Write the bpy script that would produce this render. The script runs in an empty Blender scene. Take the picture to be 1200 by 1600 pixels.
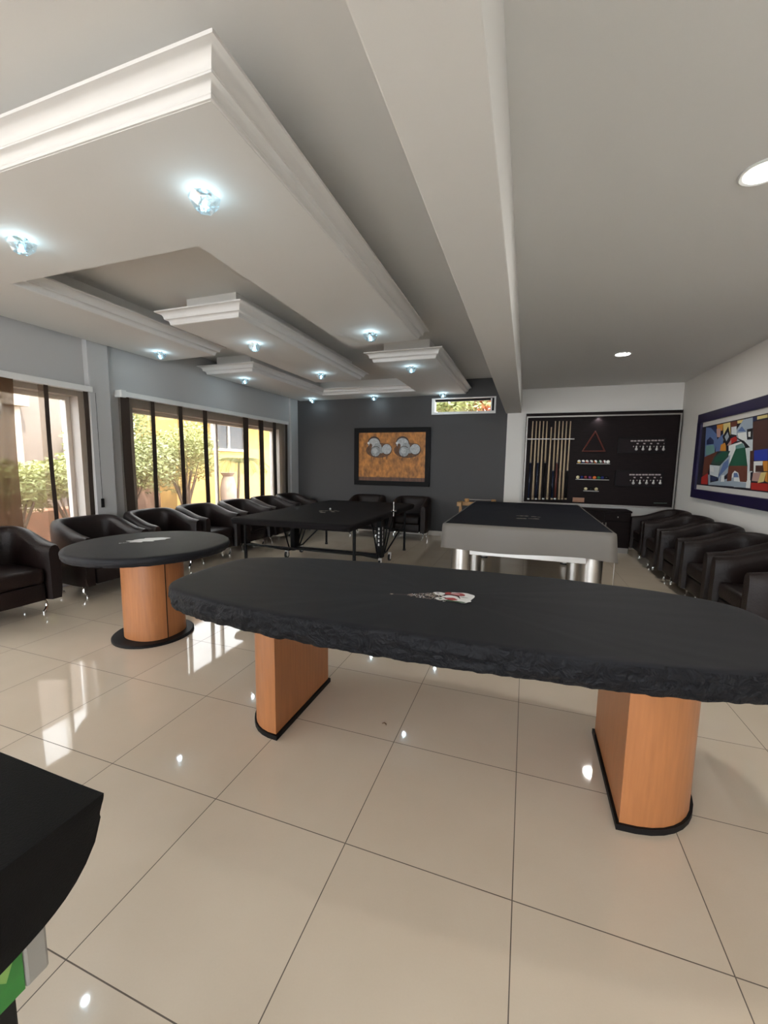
import bpy, bmesh, math, random
from mathutils import Vector, Matrix, noise
random.seed(7)
PI = math.pi
SC = bpy.context.scene
COL = SC.collection

# ------------------------------------------------------------------ camera
CAM_H = 1.42014
FPX = 638.338
YAW, PITCH, ROLL = -0.3317515, -0.1176471, 0.0135938
_f = Vector((math.sin(YAW) * math.cos(PITCH), math.cos(YAW) * math.cos(PITCH), math.sin(PITCH)))
_r = Vector((math.cos(YAW), -math.sin(YAW), 0.0))
_u = _r.cross(_f)
RIGHT = math.cos(ROLL) * _r + math.sin(ROLL) * _u
UP = -math.sin(ROLL) * _r + math.cos(ROLL) * _u
cam_data = bpy.data.cameras.new('camera')
cam_data.sensor_fit = 'HORIZONTAL'
cam_data.sensor_width = 36.0
cam_data.lens = FPX / 1200.0 * 36.0
cam_data.clip_start = 0.02
cam = bpy.data.objects.new('camera', cam_data)
COL.objects.link(cam)
M = Matrix((RIGHT, UP, -_f)).transposed().to_4x4()
M.translation = Vector((0, 0, CAM_H))
cam.matrix_world = M
SC.camera = cam


def ray(px, py):
    return _f + RIGHT * ((px - 600) / FPX) - UP * ((py - 800) / FPX)


def on(px, py, axis, v):
    """point of the real plane axis=v that the photo shows at this pixel"""
    d = ray(px, py)
    o = Vector((0, 0, CAM_H))
    t = (v - o[axis]) / d[axis]
    return o + d * t


# ------------------------------------------------------------------ light
SC.view_settings.view_transform = 'Standard'
SC.view_settings.look = 'None'
SC.view_settings.gamma = 1.0
SC.view_settings.use_curve_mapping = False
SC.view_settings.exposure = 0.10
SKY_STRENGTH = 10.0
SUN_STRENGTH = 9.5
CRYSTAL_W = 1.9
DOWN_W = 14.0
world = bpy.data.worlds.new('sky')
SC.world = world
world.use_nodes = True
bg = world.node_tree.nodes['Background']
bg.inputs[0].default_value = (0.88, 0.94, 1.0, 1)
bg.inputs[1].default_value = SKY_STRENGTH


def light(name, kind, loc, energy, color=(1, 1, 1), rot=(0, 0, 0), parent=None, **kw):
    d = bpy.data.lights.new(name, kind)
    d.energy = energy
    d.color = color
    for k, v in kw.items():
        setattr(d, k, v)
    o = bpy.data.objects.new(name, d)
    COL.objects.link(o)
    o.location = loc
    o.rotation_euler = rot
    o.parent = parent
    return o


# sun high over this building, falling on the yellow house across the garden
light('sun', 'SUN', (3, 3, 12), SUN_STRENGTH, (1.0, 0.93, 0.82), rot=(math.radians(8), math.radians(32), 0), angle=0.01)
# daylight of the window openings
def window_light(name, y0, y1, z0, z1, w):
    light(name, 'AREA', (-5.12, (y0 + y1) / 2, (z0 + z1) / 2), w, (0.86, 0.93, 1.0),
          rot=(0, -PI / 2, 0), shape='RECTANGLE', size=z1 - z0, size_y=y1 - y0)


# ------------------------------------------------------------------ materials
MATS = {}


def mat(name, color, rough=0.5, metal=0.0, spec=0.5, coat=0.0, bump=0.0, bscale=50.0, var=0.0, vscale=8.0,
        sheen=0.0, emit=None, estr=0.0, stretch=(1, 1, 1), detail=3.0):
    if name in MATS:
        return MATS[name]
    m = bpy.data.materials.new(name)
    m.use_nodes = True
    nt = m.node_tree
    b = nt.nodes['Principled BSDF']
    b.inputs['Base Color'].default_value = (*color, 1)
    b.inputs['Roughness'].default_value = rough
    b.inputs['Metallic'].default_value = metal
    b.inputs['Specular IOR Level'].default_value = spec
    b.inputs['Coat Weight'].default_value = coat
    b.inputs['Coat Roughness'].default_value = 0.06
    b.inputs['Sheen Weight'].default_value = sheen
    if emit:
        b.inputs['Emission Color'].default_value = (*emit, 1)
        b.inputs['Emission Strength'].default_value = estr
    tc = nt.nodes.new('ShaderNodeTexCoord')
    mp = nt.nodes.new('ShaderNodeMapping')
    mp.inputs['Scale'].default_value = stretch
    nt.links.new(tc.outputs['Object'], mp.inputs['Vector'])
    if bump > 0:
        n = nt.nodes.new('ShaderNodeTexNoise')
        n.inputs['Scale'].default_value = bscale
        n.inputs['Detail'].default_value = detail
        bp = nt.nodes.new('ShaderNodeBump')
        bp.inputs['Strength'].default_value = bump
        bp.inputs['Distance'].default_value = 0.01
        nt.links.new(mp.outputs[0], n.inputs['Vector'])
        nt.links.new(n.outputs['Fac'], bp.inputs['Height'])
        nt.links.new(bp.outputs[0], b.inputs['Normal'])
    if var > 0:
        n = nt.nodes.new('ShaderNodeTexNoise')
        n.inputs['Scale'].default_value = vscale
        n.inputs['Detail'].default_value = 4
        r = nt.nodes.new('ShaderNodeValToRGB')
        r.color_ramp.elements[0].position = 0.3
        r.color_ramp.elements[1].position = 0.7
        r.color_ramp.elements[0].color = (*[c * (1 - var) for c in color], 1)
        r.color_ramp.elements[1].color = (*[min(1, c * (1 + var)) for c in color], 1)
        nt.links.new(mp.outputs[0], n.inputs['Vector'])
        nt.links.new(n.outputs['Fac'], r.inputs['Fac'])
        nt.links.new(r.outputs[0], b.inputs['Base Color'])
    MATS[name] = m
    return m


def sheer_mat(name, color, opacity):
    m = bpy.data.materials.new(name)
    m.use_nodes = True
    nt = m.node_tree
    nt.nodes.clear()
    out = nt.nodes.new('ShaderNodeOutputMaterial')
    mix = nt.nodes.new('ShaderNodeMixShader')
    mix.inputs[0].default_value = opacity
    tr = nt.nodes.new('ShaderNodeBsdfTransparent')
    tr.inputs[0].default_value = (1, 0.97, 0.92, 1)
    df = nt.nodes.new('ShaderNodeBsdfDiffuse')
    df.inputs[0].default_value = (*color, 1)
    tl = nt.nodes.new('ShaderNodeBsdfTranslucent')
    tl.inputs[0].default_value = (*color, 1)
    m2 = nt.nodes.new('ShaderNodeMixShader')
    m2.inputs[0].default_value = 0.4
    nt.links.new(df.outputs[0], m2.inputs[1])
    nt.links.new(tl.outputs[0], m2.inputs[2])
    nt.links.new(tr.outputs[0], mix.inputs[1])
    nt.links.new(m2.outputs[0], mix.inputs[2])
    nt.links.new(mix.outputs[0], out.inputs[0])
    return m


def pane_mat():
    m = bpy.data.materials.new('window_glass')
    m.use_nodes = True
    nt = m.node_tree
    nt.nodes.clear()
    out = nt.nodes.new('ShaderNodeOutputMaterial')
    mix = nt.nodes.new('ShaderNodeMixShader')
    lw = nt.nodes.new('ShaderNodeLayerWeight')
    pw = nt.nodes.new('ShaderNodeMath')
    pw.operation = 'POWER'
    pw.inputs[1].default_value = 4.0
    nt.links.new(lw.outputs['Facing'], pw.inputs[0])
    fr = nt.nodes.new('ShaderNodeMath')
    fr.operation = 'MULTIPLY_ADD'
    fr.inputs[1].default_value = 0.6
    fr.inputs[2].default_value = 0.04
    nt.links.new(pw.outputs[0], fr.inputs[0])
    tr = nt.nodes.new('ShaderNodeBsdfTransparent')
    gl = nt.nodes.new('ShaderNodeBsdfGlossy')
    gl.inputs['Roughness'].default_value = 0.01
    nt.links.new(fr.outputs[0], mix.inputs[0])
    nt.links.new(tr.outputs[0], mix.inputs[1])
    nt.links.new(gl.outputs[0], mix.inputs[2])
    nt.links.new(mix.outputs[0], out.inputs[0])
    return m


def floor_mat():
    m = bpy.data.materials.new('polished_porcelain_tile')
    m.use_nodes = True
    nt = m.node_tree
    L = nt.links.new
    b = nt.nodes['Principled BSDF']
    tc = nt.nodes.new('ShaderNodeTexCoord')
    sep = nt.nodes.new('ShaderNodeSeparateXYZ')
    L(tc.outputs['Object'], sep.inputs[0])

    def mth(op, a, c=None):
        n = nt.nodes.new('ShaderNodeMath')
        n.operation = op
        for i, v in enumerate((a, c)):
            if v is None:
                continue
            if isinstance(v, (int, float)):
                n.inputs[i].default_value = v
            else:
                L(v, n.inputs[i])
        return n.outputs[0]
    ds = []
    cells = []
    for ax, o in ((0, 0.0286), (1, 1.2627)):
        s = mth('DIVIDE', mth('SUBTRACT', sep.outputs[ax], o - 60.0), 0.6)
        fr = mth('FRACT', s)
        cells.append(mth('FLOOR', s))
        ds.append(mth('MINIMUM', fr, mth('SUBTRACT', 1.0, fr)))
    dmin = mth('MINIMUM', ds[0], ds[1])
    grout = mth('LESS_THAN', dmin, 0.0030)
    comb = nt.nodes.new('ShaderNodeCombineXYZ')
    L(cells[0], comb.inputs[0])
    L(cells[1], comb.inputs[1])
    wn = nt.nodes.new('ShaderNodeTexWhiteNoise')
    L(comb.outputs[0], wn.inputs['Vector'])
    nz = nt.nodes.new('ShaderNodeTexNoise')
    nz.inputs['Scale'].default_value = 3.0
    nz.inputs['Detail'].default_value = 5
    L(tc.outputs['Object'], nz.inputs['Vector'])
    fine = nt.nodes.new('ShaderNodeTexNoise')
    fine.inputs['Scale'].default_value = 160.0
    L(tc.outputs['Object'], fine.inputs['Vector'])
    fac = mth('ADD', mth('MULTIPLY', nz.outputs['Fac'], 0.6), mth('ADD', mth('MULTIPLY', wn.outputs['Value'], 0.25), mth('MULTIPLY', fine.outputs['Fac'], 0.15)))
    r = nt.nodes.new('ShaderNodeValToRGB')
    r.color_ramp.elements[0].position = 0.2
    r.color_ramp.elements[0].color = (0.545, 0.455, 0.35, 1)
    r.color_ramp.elements[1].position = 0.8
    r.color_ramp.elements[1].color = (0.615, 0.525, 0.415, 1)
    L(fac, r.inputs['Fac'])
    mx = nt.nodes.new('ShaderNodeMix')
    mx.data_type = 'RGBA'
    L(grout, mx.inputs['Factor'])
    L(r.outputs[0], mx.inputs['A'])
    mx.inputs['B'].default_value = (0.10, 0.075, 0.055, 1)
    L(mx.outputs['Result'], b.inputs['Base Color'])
    b.inputs['Roughness'].default_value = 0.045
    b.inputs['Specular IOR Level'].default_value = 0.62
    rg = mth('ADD', mth('MULTIPLY', grout, 0.5), 0.04)
    L(rg, b.inputs['Roughness'])
    return m


CEIL = mat('ceiling_paint', (0.70, 0.69, 0.665), 0.75, bump=0.04, bscale=30)
WHITE = mat('white_wall_paint', (0.70, 0.675, 0.635), 0.7, bump=0.06, bscale=60)
LWALL = mat('pale_grey_wall_paint', (0.47, 0.465, 0.46), 0.7, bump=0.06, bscale=60)
CHAR = mat('charcoal_wall_paint', (0.047, 0.0445, 0.0445), 0.6, bump=0.06, bscale=60)
CROWN = mat('crown_white', (0.73, 0.72, 0.70), 0.55)
BASEB = mat('baseboard_ceramic', (0.55, 0.50, 0.44), 0.15)
TILE = floor_mat()
BLACKCLOTH = mat('black_cover_cloth', (0.0065, 0.0068, 0.0092), 0.6, bump=0.15, bscale=500, sheen=0.015, spec=0.24)
BLACKCLOTH2 = mat('black_cover_cloth_matte', (0.0085, 0.007, 0.0075), 0.8, bump=0.15, bscale=500, sheen=0.0, spec=0.12)
POOLBLACK = mat('pool_cover_navy_cloth', (0.006, 0.007, 0.012), 0.75, bump=0.1, bscale=500, spec=0.12)
POOLGREY = mat('pool_cover_grey_cloth', (0.145, 0.130, 0.112), 0.5, bump=0.25, bscale=9, spec=0.4)
WOOD = mat('cherry_veneer', (0.345, 0.132, 0.045), 0.38, var=0.10, vscale=9, stretch=(6, 6, 0.5), bump=0.02, bscale=40)
BLACKTRIM = mat('black_plastic_trim', (0.008, 0.007, 0.007), 0.5, spec=0.12)
LEATHER = mat('dark_brown_leather', (0.0105, 0.0055, 0.0047), 0.45, bump=0.25, bscale=90, spec=0.28)
CHROME = mat('chrome', (0.75, 0.74, 0.72), 0.12, metal=1.0)
BRUSHED = mat('brushed_steel', (0.60, 0.57, 0.53), 0.32, metal=1.0, bump=0.05, bscale=60, stretch=(1, 1, 12))
STEEL = mat('satin_aluminium', (0.27, 0.25, 0.23), 0.4, metal=0.6)
BLACKMETAL = mat('black_metal', (0.006, 0.006, 0.0065), 0.5, spec=0.15)
WENGE = mat('wenge_panel', (0.010, 0.0055, 0.0055), 0.55, spec=0.12, var=0.35, vscale=6, stretch=(1.2, 1, 14))
PALE = mat('pale_ash_wood', (0.55, 0.42, 0.27), 0.4)
HONEY = mat('honey_pine_wood', (0.42, 0.23, 0.085), 0.45, var=0.2, vscale=12, stretch=(1, 6, 6))
MAHOG = mat('mahogany_wood', (0.13, 0.035, 0.025), 0.35)
BLUEBLACK = mat('blue_black_lacquer', (0.012, 0.018, 0.04), 0.25)
SILVER = mat('silver_paint', (0.62, 0.6, 0.57), 0.35, metal=0.4)
WHITEPL = mat('white_plastic', (0.72, 0.72, 0.70), 0.4)
RUBBER = mat('black_rubber', (0.015, 0.015, 0.015), 0.7)
HEM = mat('dark_brown_hem_fabric', (0.035, 0.022, 0.015), 0.9)
SHEER = sheer_mat('brown_sheer_fabric', (0.22, 0.155, 0.105), 0.42)
BUNCH = sheer_mat('brown_gathered_fabric', (0.11, 0.065, 0.04), 0.88)
PANE = pane_mat()
WFRAME = mat('window_frame_white', (0.75, 0.74, 0.72), 0.4)
GOLD = mat('art_ochre', (0.42, 0.16, 0.025), 0.5, var=0.55, vscale=14, stretch=(1, 1, 0.6))
ART = {}


def flat(name, c, rough=0.5):
    return mat(name, c, rough)


# crumpled version of the cloth for gathered skirts
CRINKLE = BLACKCLOTH.copy()
CRINKLE.name = 'black_gathered_cloth'
_nt = CRINKLE.node_tree
_b = _nt.nodes['Principled BSDF']
_b.inputs['Base Color'].default_value = (0.0045, 0.0045, 0.006, 1)
_b.inputs['Specular IOR Level'].default_value = 0.18
_tc = _nt.nodes.new('ShaderNodeTexCoord')
_n1 = _nt.nodes.new('ShaderNodeTexNoise')
_n1.inputs['Scale'].default_value = 14
_n1.inputs['Detail'].default_value = 3
_n1.inputs['Distortion'].default_value = 1.2
_v = _nt.nodes.new('ShaderNodeTexVoronoi')
_v.inputs['Scale'].default_value = 22
_add = _nt.nodes.new('ShaderNodeVectorMath')
_add.operation = 'ADD'
_sc = _nt.nodes.new('ShaderNodeVectorMath')
_sc.operation = 'SCALE'
_sc.inputs['Scale'].default_value = 0.12
_ma = _nt.nodes.new('ShaderNodeMath')
_ma.operation = 'MULTIPLY_ADD'
_ma.inputs[1].default_value = 0.8
_bp = _nt.nodes.new('ShaderNodeBump')
_bp.inputs['Strength'].default_value = 0.6
_bp.inputs['Distance'].default_value = 0.02
_nt.links.new(_tc.outputs['Object'], _n1.inputs['Vector'])
_nt.links.new(_n1.outputs['Color'], _sc.inputs[0])
_nt.links.new(_tc.outputs['Object'], _add.inputs[0])
_nt.links.new(_sc.outputs[0], _add.inputs[1])
_nt.links.new(_add.outputs[0], _v.inputs['Vector'])
_nt.links.new(_v.outputs['Distance'], _ma.inputs[0])
_nt.links.new(_n1.outputs['Fac'], _ma.inputs[2])
_nt.links.new(_ma.outputs[0], _bp.inputs['Height'])
_nt.links.new(_bp.outputs[0], _b.inputs['Normal'])


# ------------------------------------------------------------------ mesh helpers
class MB:
    """collects shapes, then links them as ONE mesh object"""

    def __init__(self):
        self.bm = bmesh.new()
        self.mats = []

    def mi(self, m):
        if m not in self.mats:
            self.mats.append(m)
        return self.mats.index(m)

    def box(self, x0, x1, y0, y1, z0, z1, m=None, bev=0.0, seg=2, rot=None, piv=None):
        bm = self.bm
        r = bmesh.ops.create_cube(bm, size=1.0)
        vs = r['verts']
        for v in vs:
            v.co = Vector(((x0 + x1) / 2 + v.co.x * (x1 - x0), (y0 + y1) / 2 + v.co.y * (y1 - y0), (z0 + z1) / 2 + v.co.z * (z1 - z0)))
        fs = list({f for v in vs for f in v.link_faces})
        if m is not None:
            k = self.mi(m)
            for f in fs:
                f.material_index = k
        if bev > 0:
            es = list({e for v in vs for e in v.link_edges})
            rr = bmesh.ops.bevel(bm, geom=es, offset=bev, segments=seg, affect='EDGES', profile=0.5)
            if m is not None:
                for f in rr['faces']:
                    f.material_index = k
            vs = list({v for f in rr['faces'] for v in f.verts} | {v for v in vs if v.is_valid})
        if rot is not None:
            bmesh.ops.rotate(bm, cent=piv or (0, 0, 0), matrix=rot, verts=vs)
        return vs

    def rings(self, rings, m=None, cap0=True, cap1=True, smooth=True):
        bm = self.bm
        k = self.mi(m) if m is not None else 0
        vr = [[bm.verts.new(p) for p in r] for r in rings]
        n = len(vr[0])
        for a, b in zip(vr[:-1], vr[1:]):
            for i in range(n):
                f = bm.faces.new((a[i], a[(i + 1) % n], b[(i + 1) % n], b[i]))
                f.smooth = smooth
                f.material_index = k
        if cap0:
            f = bm.faces.new(list(reversed(vr[0])))
            f.material_index = k
        if cap1:
            f = bm.faces.new(vr[-1])
            f.material_index = k
        return vr

    def tube(self, pts, r, m=None, n=10, smooth=True):
        pts = [Vector(p) for p in pts]
        rs = r if isinstance(r, (list, tuple)) else [r] * len(pts)
        rings = []
        ref = None
        for i, p in enumerate(pts):
            if i == 0:
                t = pts[1] - pts[0]
            elif i == len(pts) - 1:
                t = pts[-1] - pts[-2]
            else:
                t = (pts[i + 1] - p).normalized() + (p - pts[i - 1]).normalized()
            t.normalize()
            if ref is None:
                ref = Vector((0, 0, 1)) if abs(t.z) < 0.9 else Vector((1, 0, 0))
            a = t.cross(ref).normalized()
            b = t.cross(a).normalized()
            ref = a.cross(t) * 1.0
            rings.append([p + (a * math.cos(q) + b * math.sin(q)) * rs[i] for q in [2 * PI * k / n for k in range(n)]])
        return self.rings(rings, m, smooth=smooth)

    def cyl(self, x, y, z0, z1, r, m=None, n=24, r1=None):
        r1 = r if r1 is None else r1
        rings = [[(x + rr * math.cos(2 * PI * k / n), y + rr * math.sin(2 * PI * k / n), z) for k in range(n)] for rr, z in ((r, z0), (r1, z1))]
        return self.rings(rings, m)

    def lathe(self, x, y, prof, m=None, n=24):
        rings = [[(x + rr * math.cos(2 * PI * k / n), y + rr * math.sin(2 * PI * k / n), z) for k in range(n)] for rr, z in prof]
        return self.rings(rings, m)

    def sphere(self, c, r, m=None, seg=16, scale=(1, 1, 1)):
        res = bmesh.ops.create_uvsphere(self.bm, u_segments=seg, v_segments=seg // 2 + 2, radius=r)
        k = self.mi(m) if m is not None else 0
        for v in res['verts']:
            v.co = Vector((v.co.x * scale[0] + c[0], v.co.y * scale[1] + c[1], v.co.z * scale[2] + c[2]))
        for f in {f for v in res['verts'] for f in v.link_faces}:
            f.smooth = True
            f.material_index = k

    def poly(self, pts, m=None):
        vs = [self.bm.verts.new(p) for p in pts]
        f = self.bm.faces.new(vs)
        f.material_index = self.mi(m) if m is not None else 0
        return f

    def prism(self, outline, z0, z1, m=None, smooth=False):
        return self.rings([[(x, y, z0) for x, y in outline], [(x, y, z1) for x, y in outline]], m, smooth=smooth)

    def build(self, name, material=None, parent=None, sharp=None):
        bmesh.ops.recalc_face_normals(self.bm, faces=self.bm.faces)
        me = bpy.data.meshes.new(name)
        self.bm.to_mesh(me)
        self.bm.free()
        ms = self.mats or [material]
        for m in ms:
            me.materials.append(m)
        if sharp is not None:
            me.set_sharp_from_angle(angle=math.radians(sharp))
        o = bpy.data.objects.new(name, me)
        COL.objects.link(o)
        o.parent = parent
        return o


def keep(mb, *a, **k):
    pass


def tag(o, label=None, cat=None, group=None, kind=None):
    if label:
        o['label'] = label
    if cat:
        o['category'] = cat
    if group:
        o['group'] = group
    if kind:
        o['kind'] = kind
    return o


def thing(name, label, cat, loc=(0, 0, 0), rz=0.0, group=None):
    o = bpy.data.objects.new(name, None)
    COL.objects.link(o)
    o.empty_display_size = 0.1
    o.location = loc
    o.rotation_euler = (0, 0, rz)
    return tag(o, label, cat, group)


def struct(o):
    o['kind'] = 'structure'
    return o


def kids(o):
    return [c for c in bpy.data.objects if c.parent == o]


def copy_tree(o, parent=None):
    c = o.copy()
    COL.objects.link(c)
    c.parent = parent
    for ch in kids(o):
        if ch.type == 'LIGHT':
            d = ch.copy()
            COL.objects.link(d)
            d.parent = c
        else:
            copy_tree(ch, c)
    return c


# a wall lying in a plane, with rectangular openings: one mesh
def wall_mesh(name, axis, a0, a1, u0, u1, z0, z1, holes, material):
    us = sorted({u0, u1, *[h[0] for h in holes], *[h[1] for h in holes]})
    zs = sorted({z0, z1, *[h[2] for h in holes], *[h[3] for h in holes]})
    mb = MB()
    for i in range(len(us) - 1):
        for j in range(len(zs) - 1):
            cu, cz = (us[i] + us[i + 1]) / 2, (zs[j] + zs[j + 1]) / 2
            if any(h[0] < cu < h[1] and h[2] < cz < h[3] for h in holes):
                continue
            if axis == 0:
                mb.box(a0, a1, us[i], us[i + 1], zs[j], zs[j + 1])
            else:
                mb.box(us[i], us[i + 1], a0, a1, zs[j], zs[j + 1])
    bmesh.ops.remove_doubles(mb.bm, verts=mb.bm.verts, dist=1e-5)
    seen = {}
    dead = []
    for f in mb.bm.faces:
        k = tuple(sorted(v.index for v in f.verts)) if False else frozenset(v for v in f.verts)
        if k in seen:
            dead += [f, seen[k]]
        seen[k] = f
    bmesh.ops.delete(mb.bm, geom=list(set(dead)), context='FACES')
    return struct(mb.build(name, material))


# ------------------------------------------------------------------ the room
XL, XR, YB, YF = -4.83, 2.35, 8.0, -3.4
ZL, ZR = 3.02, 2.79
mb = MB()
mb.box(XL - 0.25, XR + 0.2, YF - 0.2, YB + 0.2, -0.12, 0.0)
struct(mb.build('floor', TILE))
mb = MB()
mb.box(XL - 0.25, -0.40, YF - 0.2, YB + 0.2, ZL, ZL + 0.3)
struct(mb.build('ceiling', CEIL))
mb = MB()
mb.box(-0.15, XR + 0.2, YF - 0.2, YB + 0.2, ZR, ZL + 0.3)
struct(mb.build('ceiling', CEIL))
mb = MB()
mb.box(-0.405, -0.135, YF, YB, 2.37, ZL + 0.3, bev=0.006)
struct(mb.build('trim_1', CEIL))

WIN2 = (4.02, 7.34, 0.25, 2.09)
WIN1 = (0.35, 3.34, 0.25, 2.13)
WIN0 = (-2.9, -0.25, 0.25, 2.13)
wall_mesh('wall_left', 0, XL - 0.22, XL, YF - 0.2, YB + 0.2, 0, ZL, [WIN2, WIN1, WIN0], LWALL)
AWN = (-1.765, -0.62, 2.425, 2.665)
wall_mesh('wall_back', 1, YB, YB + 0.2, XL, -0.375, 0, ZL, [AWN], CHAR)
wall_mesh('wall_back', 1, YB - 0.002, YB + 0.2, -0.375, XR + 0.2, 0, ZL, [], WHITE)
wall_mesh('wall_right', 0, XR, XR + 0.2, YF, YB, 0, ZR, [], WHITE)
wall_mesh('wall_front', 1, YF - 0.2, YF, XL, XR + 0.2, 0, ZL, [(-4.2, 1.9, 0.1, 2.45)], WHITE)

# projecting columns on the window wall
for i, (y0, y1) in enumerate(((3.425, 3.67), (7.72, 8.0))):
    mb = MB()
    mb.box(XL, XL + (0.075 if i == 0 else 0.05), y0, y1, 0, ZL, bev=0.004)
    struct(mb.build('trim_%d' % (2 + i), LWALL))
# baseboards
mb = MB()
mb.box(XL, -0.375, YB - 0.012, YB, 0, 0.095, bev=0.002)
struct(mb.build('baseboard_back', BASEB))
mb = MB()
mb.box(-0.375, XR, YB - 0.014, YB - 0.002, 0, 0.095, bev=0.002)
struct(mb.build('baseboard_back', BASEB))
mb = MB()
mb.box(XR - 0.012, XR, YF, YB, 0, 0.095, bev=0.002)
struct(mb.build('baseboard_right', BASEB))


# hanging ceiling coffers with crown moulding, outlines counter-clockwise
PROFILE = [(0.0, 0.0), (0.007, 0.0005), (0.010, 0.006), (0.010, 0.012)]
for _k in range(8):      # lower cove
    _a = PI / 2 * _k / 7
    PROFILE.append((0.012 + 0.030 * (1 - math.cos(_a)), 0.014 + 0.030 * math.sin(_a)))
PROFILE += [(0.046, 0.045), (0.047, 0.051)]
for _k in range(9):      # upper cove
    _a = PI / 2 * _k / 8
    PROFILE.append((0.049 + 0.052 * (1 - math.cos(_a)), 0.052 + 0.048 * math.sin(_a)))
PROFILE += [(0.105, 0.101), (0.107, 0.112)]


def offset_outline(pts, d, wall=()):
    n = len(pts)
    lines = []
    for i in range(n):
        a, b = Vector(pts[i]), Vector(pts[(i + 1) % n])
        t = (b - a).normalized()
        nr = Vector((t.y, -t.x))
        dd = 0.0 if i in wall else d
        lines.append((a + nr * dd, t))
    out = []
    for i in range(n):
        p, t = lines[i - 1]
        q, s = lines[i]
        den = t.x * s.y - t.y * s.x
        k = ((q.x - p.x) * s.y - (q.y - p.y) * s.x) / den
        out.append((p.x + t.x * k, p.y + t.y * k))
    return out


def coffer(n, pts, wall=()):
    zb = 2.75
    mb = MB()
    inner = offset_outline(pts, -0.10, wall)
    rings = [[(x, y, zb + h) for x, y in offset_outline(pts, d, wall)] for d, h in PROFILE]
    mb.rings(rings, smooth=True)
    o = struct(mb.build('trim_%d' % n, CROWN, None, 32))
    mb = MB()
    mb.prism(inner, zb + 0.1125, ZL)
    struct(mb.build('neck', CEIL, o))
    mb = MB()
    base = offset_outline(pts, -0.001, wall)
    vs = [mb.bm.verts.new((x, y, zb - 0.002)) for x, y in base]
    vs2 = [mb.bm.verts.new((x, y, zb + 0.002)) for x, y in base]
    mb.bm.faces.new(vs)
    mb.bm.faces.new(list(reversed(vs2)))
    for i in range(len(vs)):
        mb.bm.faces.new((vs[i], vs[(i + 1) % len(vs)], vs2[(i + 1) % len(vs)], vs2[i]))
    struct(mb.build('soffit', CEIL, o))
    return o


XA, XB_ = -4.72, -1.175
coffer(5, [(XA, 1.375), (XB_, 1.375), (XB_, 4.44), (-1.995, 4.50), (-1.995, 2.185), (-3.80, 2.185), (-3.80, 4.36), (XA, 4.40)])
coffer(6, [(-3.385, 3.305), (-2.59, 3.305), (-2.59, 6.25), (-3.385, 6.25)])
coffer(7, [(XA, 5.255), (-3.90, 5.255), (-3.90, 7.46), (-1.98, 7.46), (-1.98, 5.255), (XB_ + 0.02, 5.255), (XB_ + 0.02, 8.0), (XA, 8.0)], wall=(6,))

# ------------------------------------------------------------------ windows
def window_left(idx, W, mull, leaf_split):
    y0, y1, z0, z1 = W
    xo = XL - 0.17
    mb = MB()
    t = 0.045
    mb.box(xo - 0.03, xo + 0.03, y0, y1, z0, z0 + t)
    mb.box(xo - 0.03, xo + 0.03, y0, y1, z1 - t, z1)
    mb.box(xo - 0.03, xo + 0.03, y0, y0 + t, z0 + t, z1 - t)
    mb.box(xo - 0.03, xo + 0.03, y1 - t, y1, z0 + t, z1 - t)
    for y in mull:
        mb.box(xo - 0.025, xo + 0.025, y - 0.022, y + 0.022, z0 + t, z1 - t)
    o = struct(mb.build('window_%d' % idx, WFRAME))
    mb = MB()
    mb.box(xo - 0.003, xo + 0.003, y0 + t, y1 - t, z0 + t, z1 - t)
    struct(mb.build('pane', PANE, o))
    mb = MB()
    mb.box(XL - 0.22, XL - 0.003, y0 + 0.001, y1 - 0.001, z0 + 0.0005, z0 + 0.018)
    struct(mb.build('window_sill', BASEB, o))


window_left(1, WIN1, [1.35, 2.35], None)
window_left(2, WIN2, [5.70], None)
window_left(3, WIN0, [-2.0, -1.1], None)
for W in (WIN1, WIN2, WIN0):
    pass
# front opening behind the camera: glazed doors to a terrace
mb = MB()
for x in (-4.2, -2.7, -1.2, 0.4, 1.86):
    mb.box(x, x + 0.05, YF - 0.12, YF - 0.06, 0.1, 2.45)
mb.box(-4.2, 1.9, YF - 0.12, YF - 0.06, 0.1, 0.15)
mb.box(-4.2, 1.9, YF - 0.12, YF - 0.06, 2.4, 2.45)
o = struct(mb.build('window_5', WFRAME))
mb = MB()
mb.box(-4.15, 1.85, YF - 0.092, YF - 0.088, 0.15, 2.4)
struct(mb.build('pane', PANE, o))

# high awning window in the charcoal wall
x0, x1, z0, z1 = AWN
mb = MB()
t = 0.03
mb.box(x0 - t, x1 + t, YB - 0.03, YB + 0.005, z0 - 0.045, z0)
mb.box(x0 - t, x1 + t, YB - 0.03, YB + 0.005, z1, z1 + 0.02)
mb.box(x0 - t, x0, YB - 0.03, YB + 0.005, z0, z1)
mb.box(x1, x1 + t, YB - 0.03, YB + 0.005, z0, z1)
mb.box(x0, x0 + 0.02, YB, YB + 0.15, z0, z1)
mb.box(x1 - 0.07, x1 - 0.045, YB + 0.06, YB + 0.12, z0, z1)
o = struct(mb.build('window_4', WFRAME))
mb = MB()
mb.box(x0, x1 - 0.045, YB + 0.085, YB + 0.09, z0, z1)
struct(mb.build('pane', PANE, o))
mb = MB()
mb.box(x1 - 0.045, x1, YB + 0.05, YB + 0.15, z0, z1)
mb.box(x0 + 0.02, x1 - 0.07, YB + 0.07, YB + 0.13, z1 - 0.03, z1)
struct(mb.build('sash_edge', BLACKTRIM, o))


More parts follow.
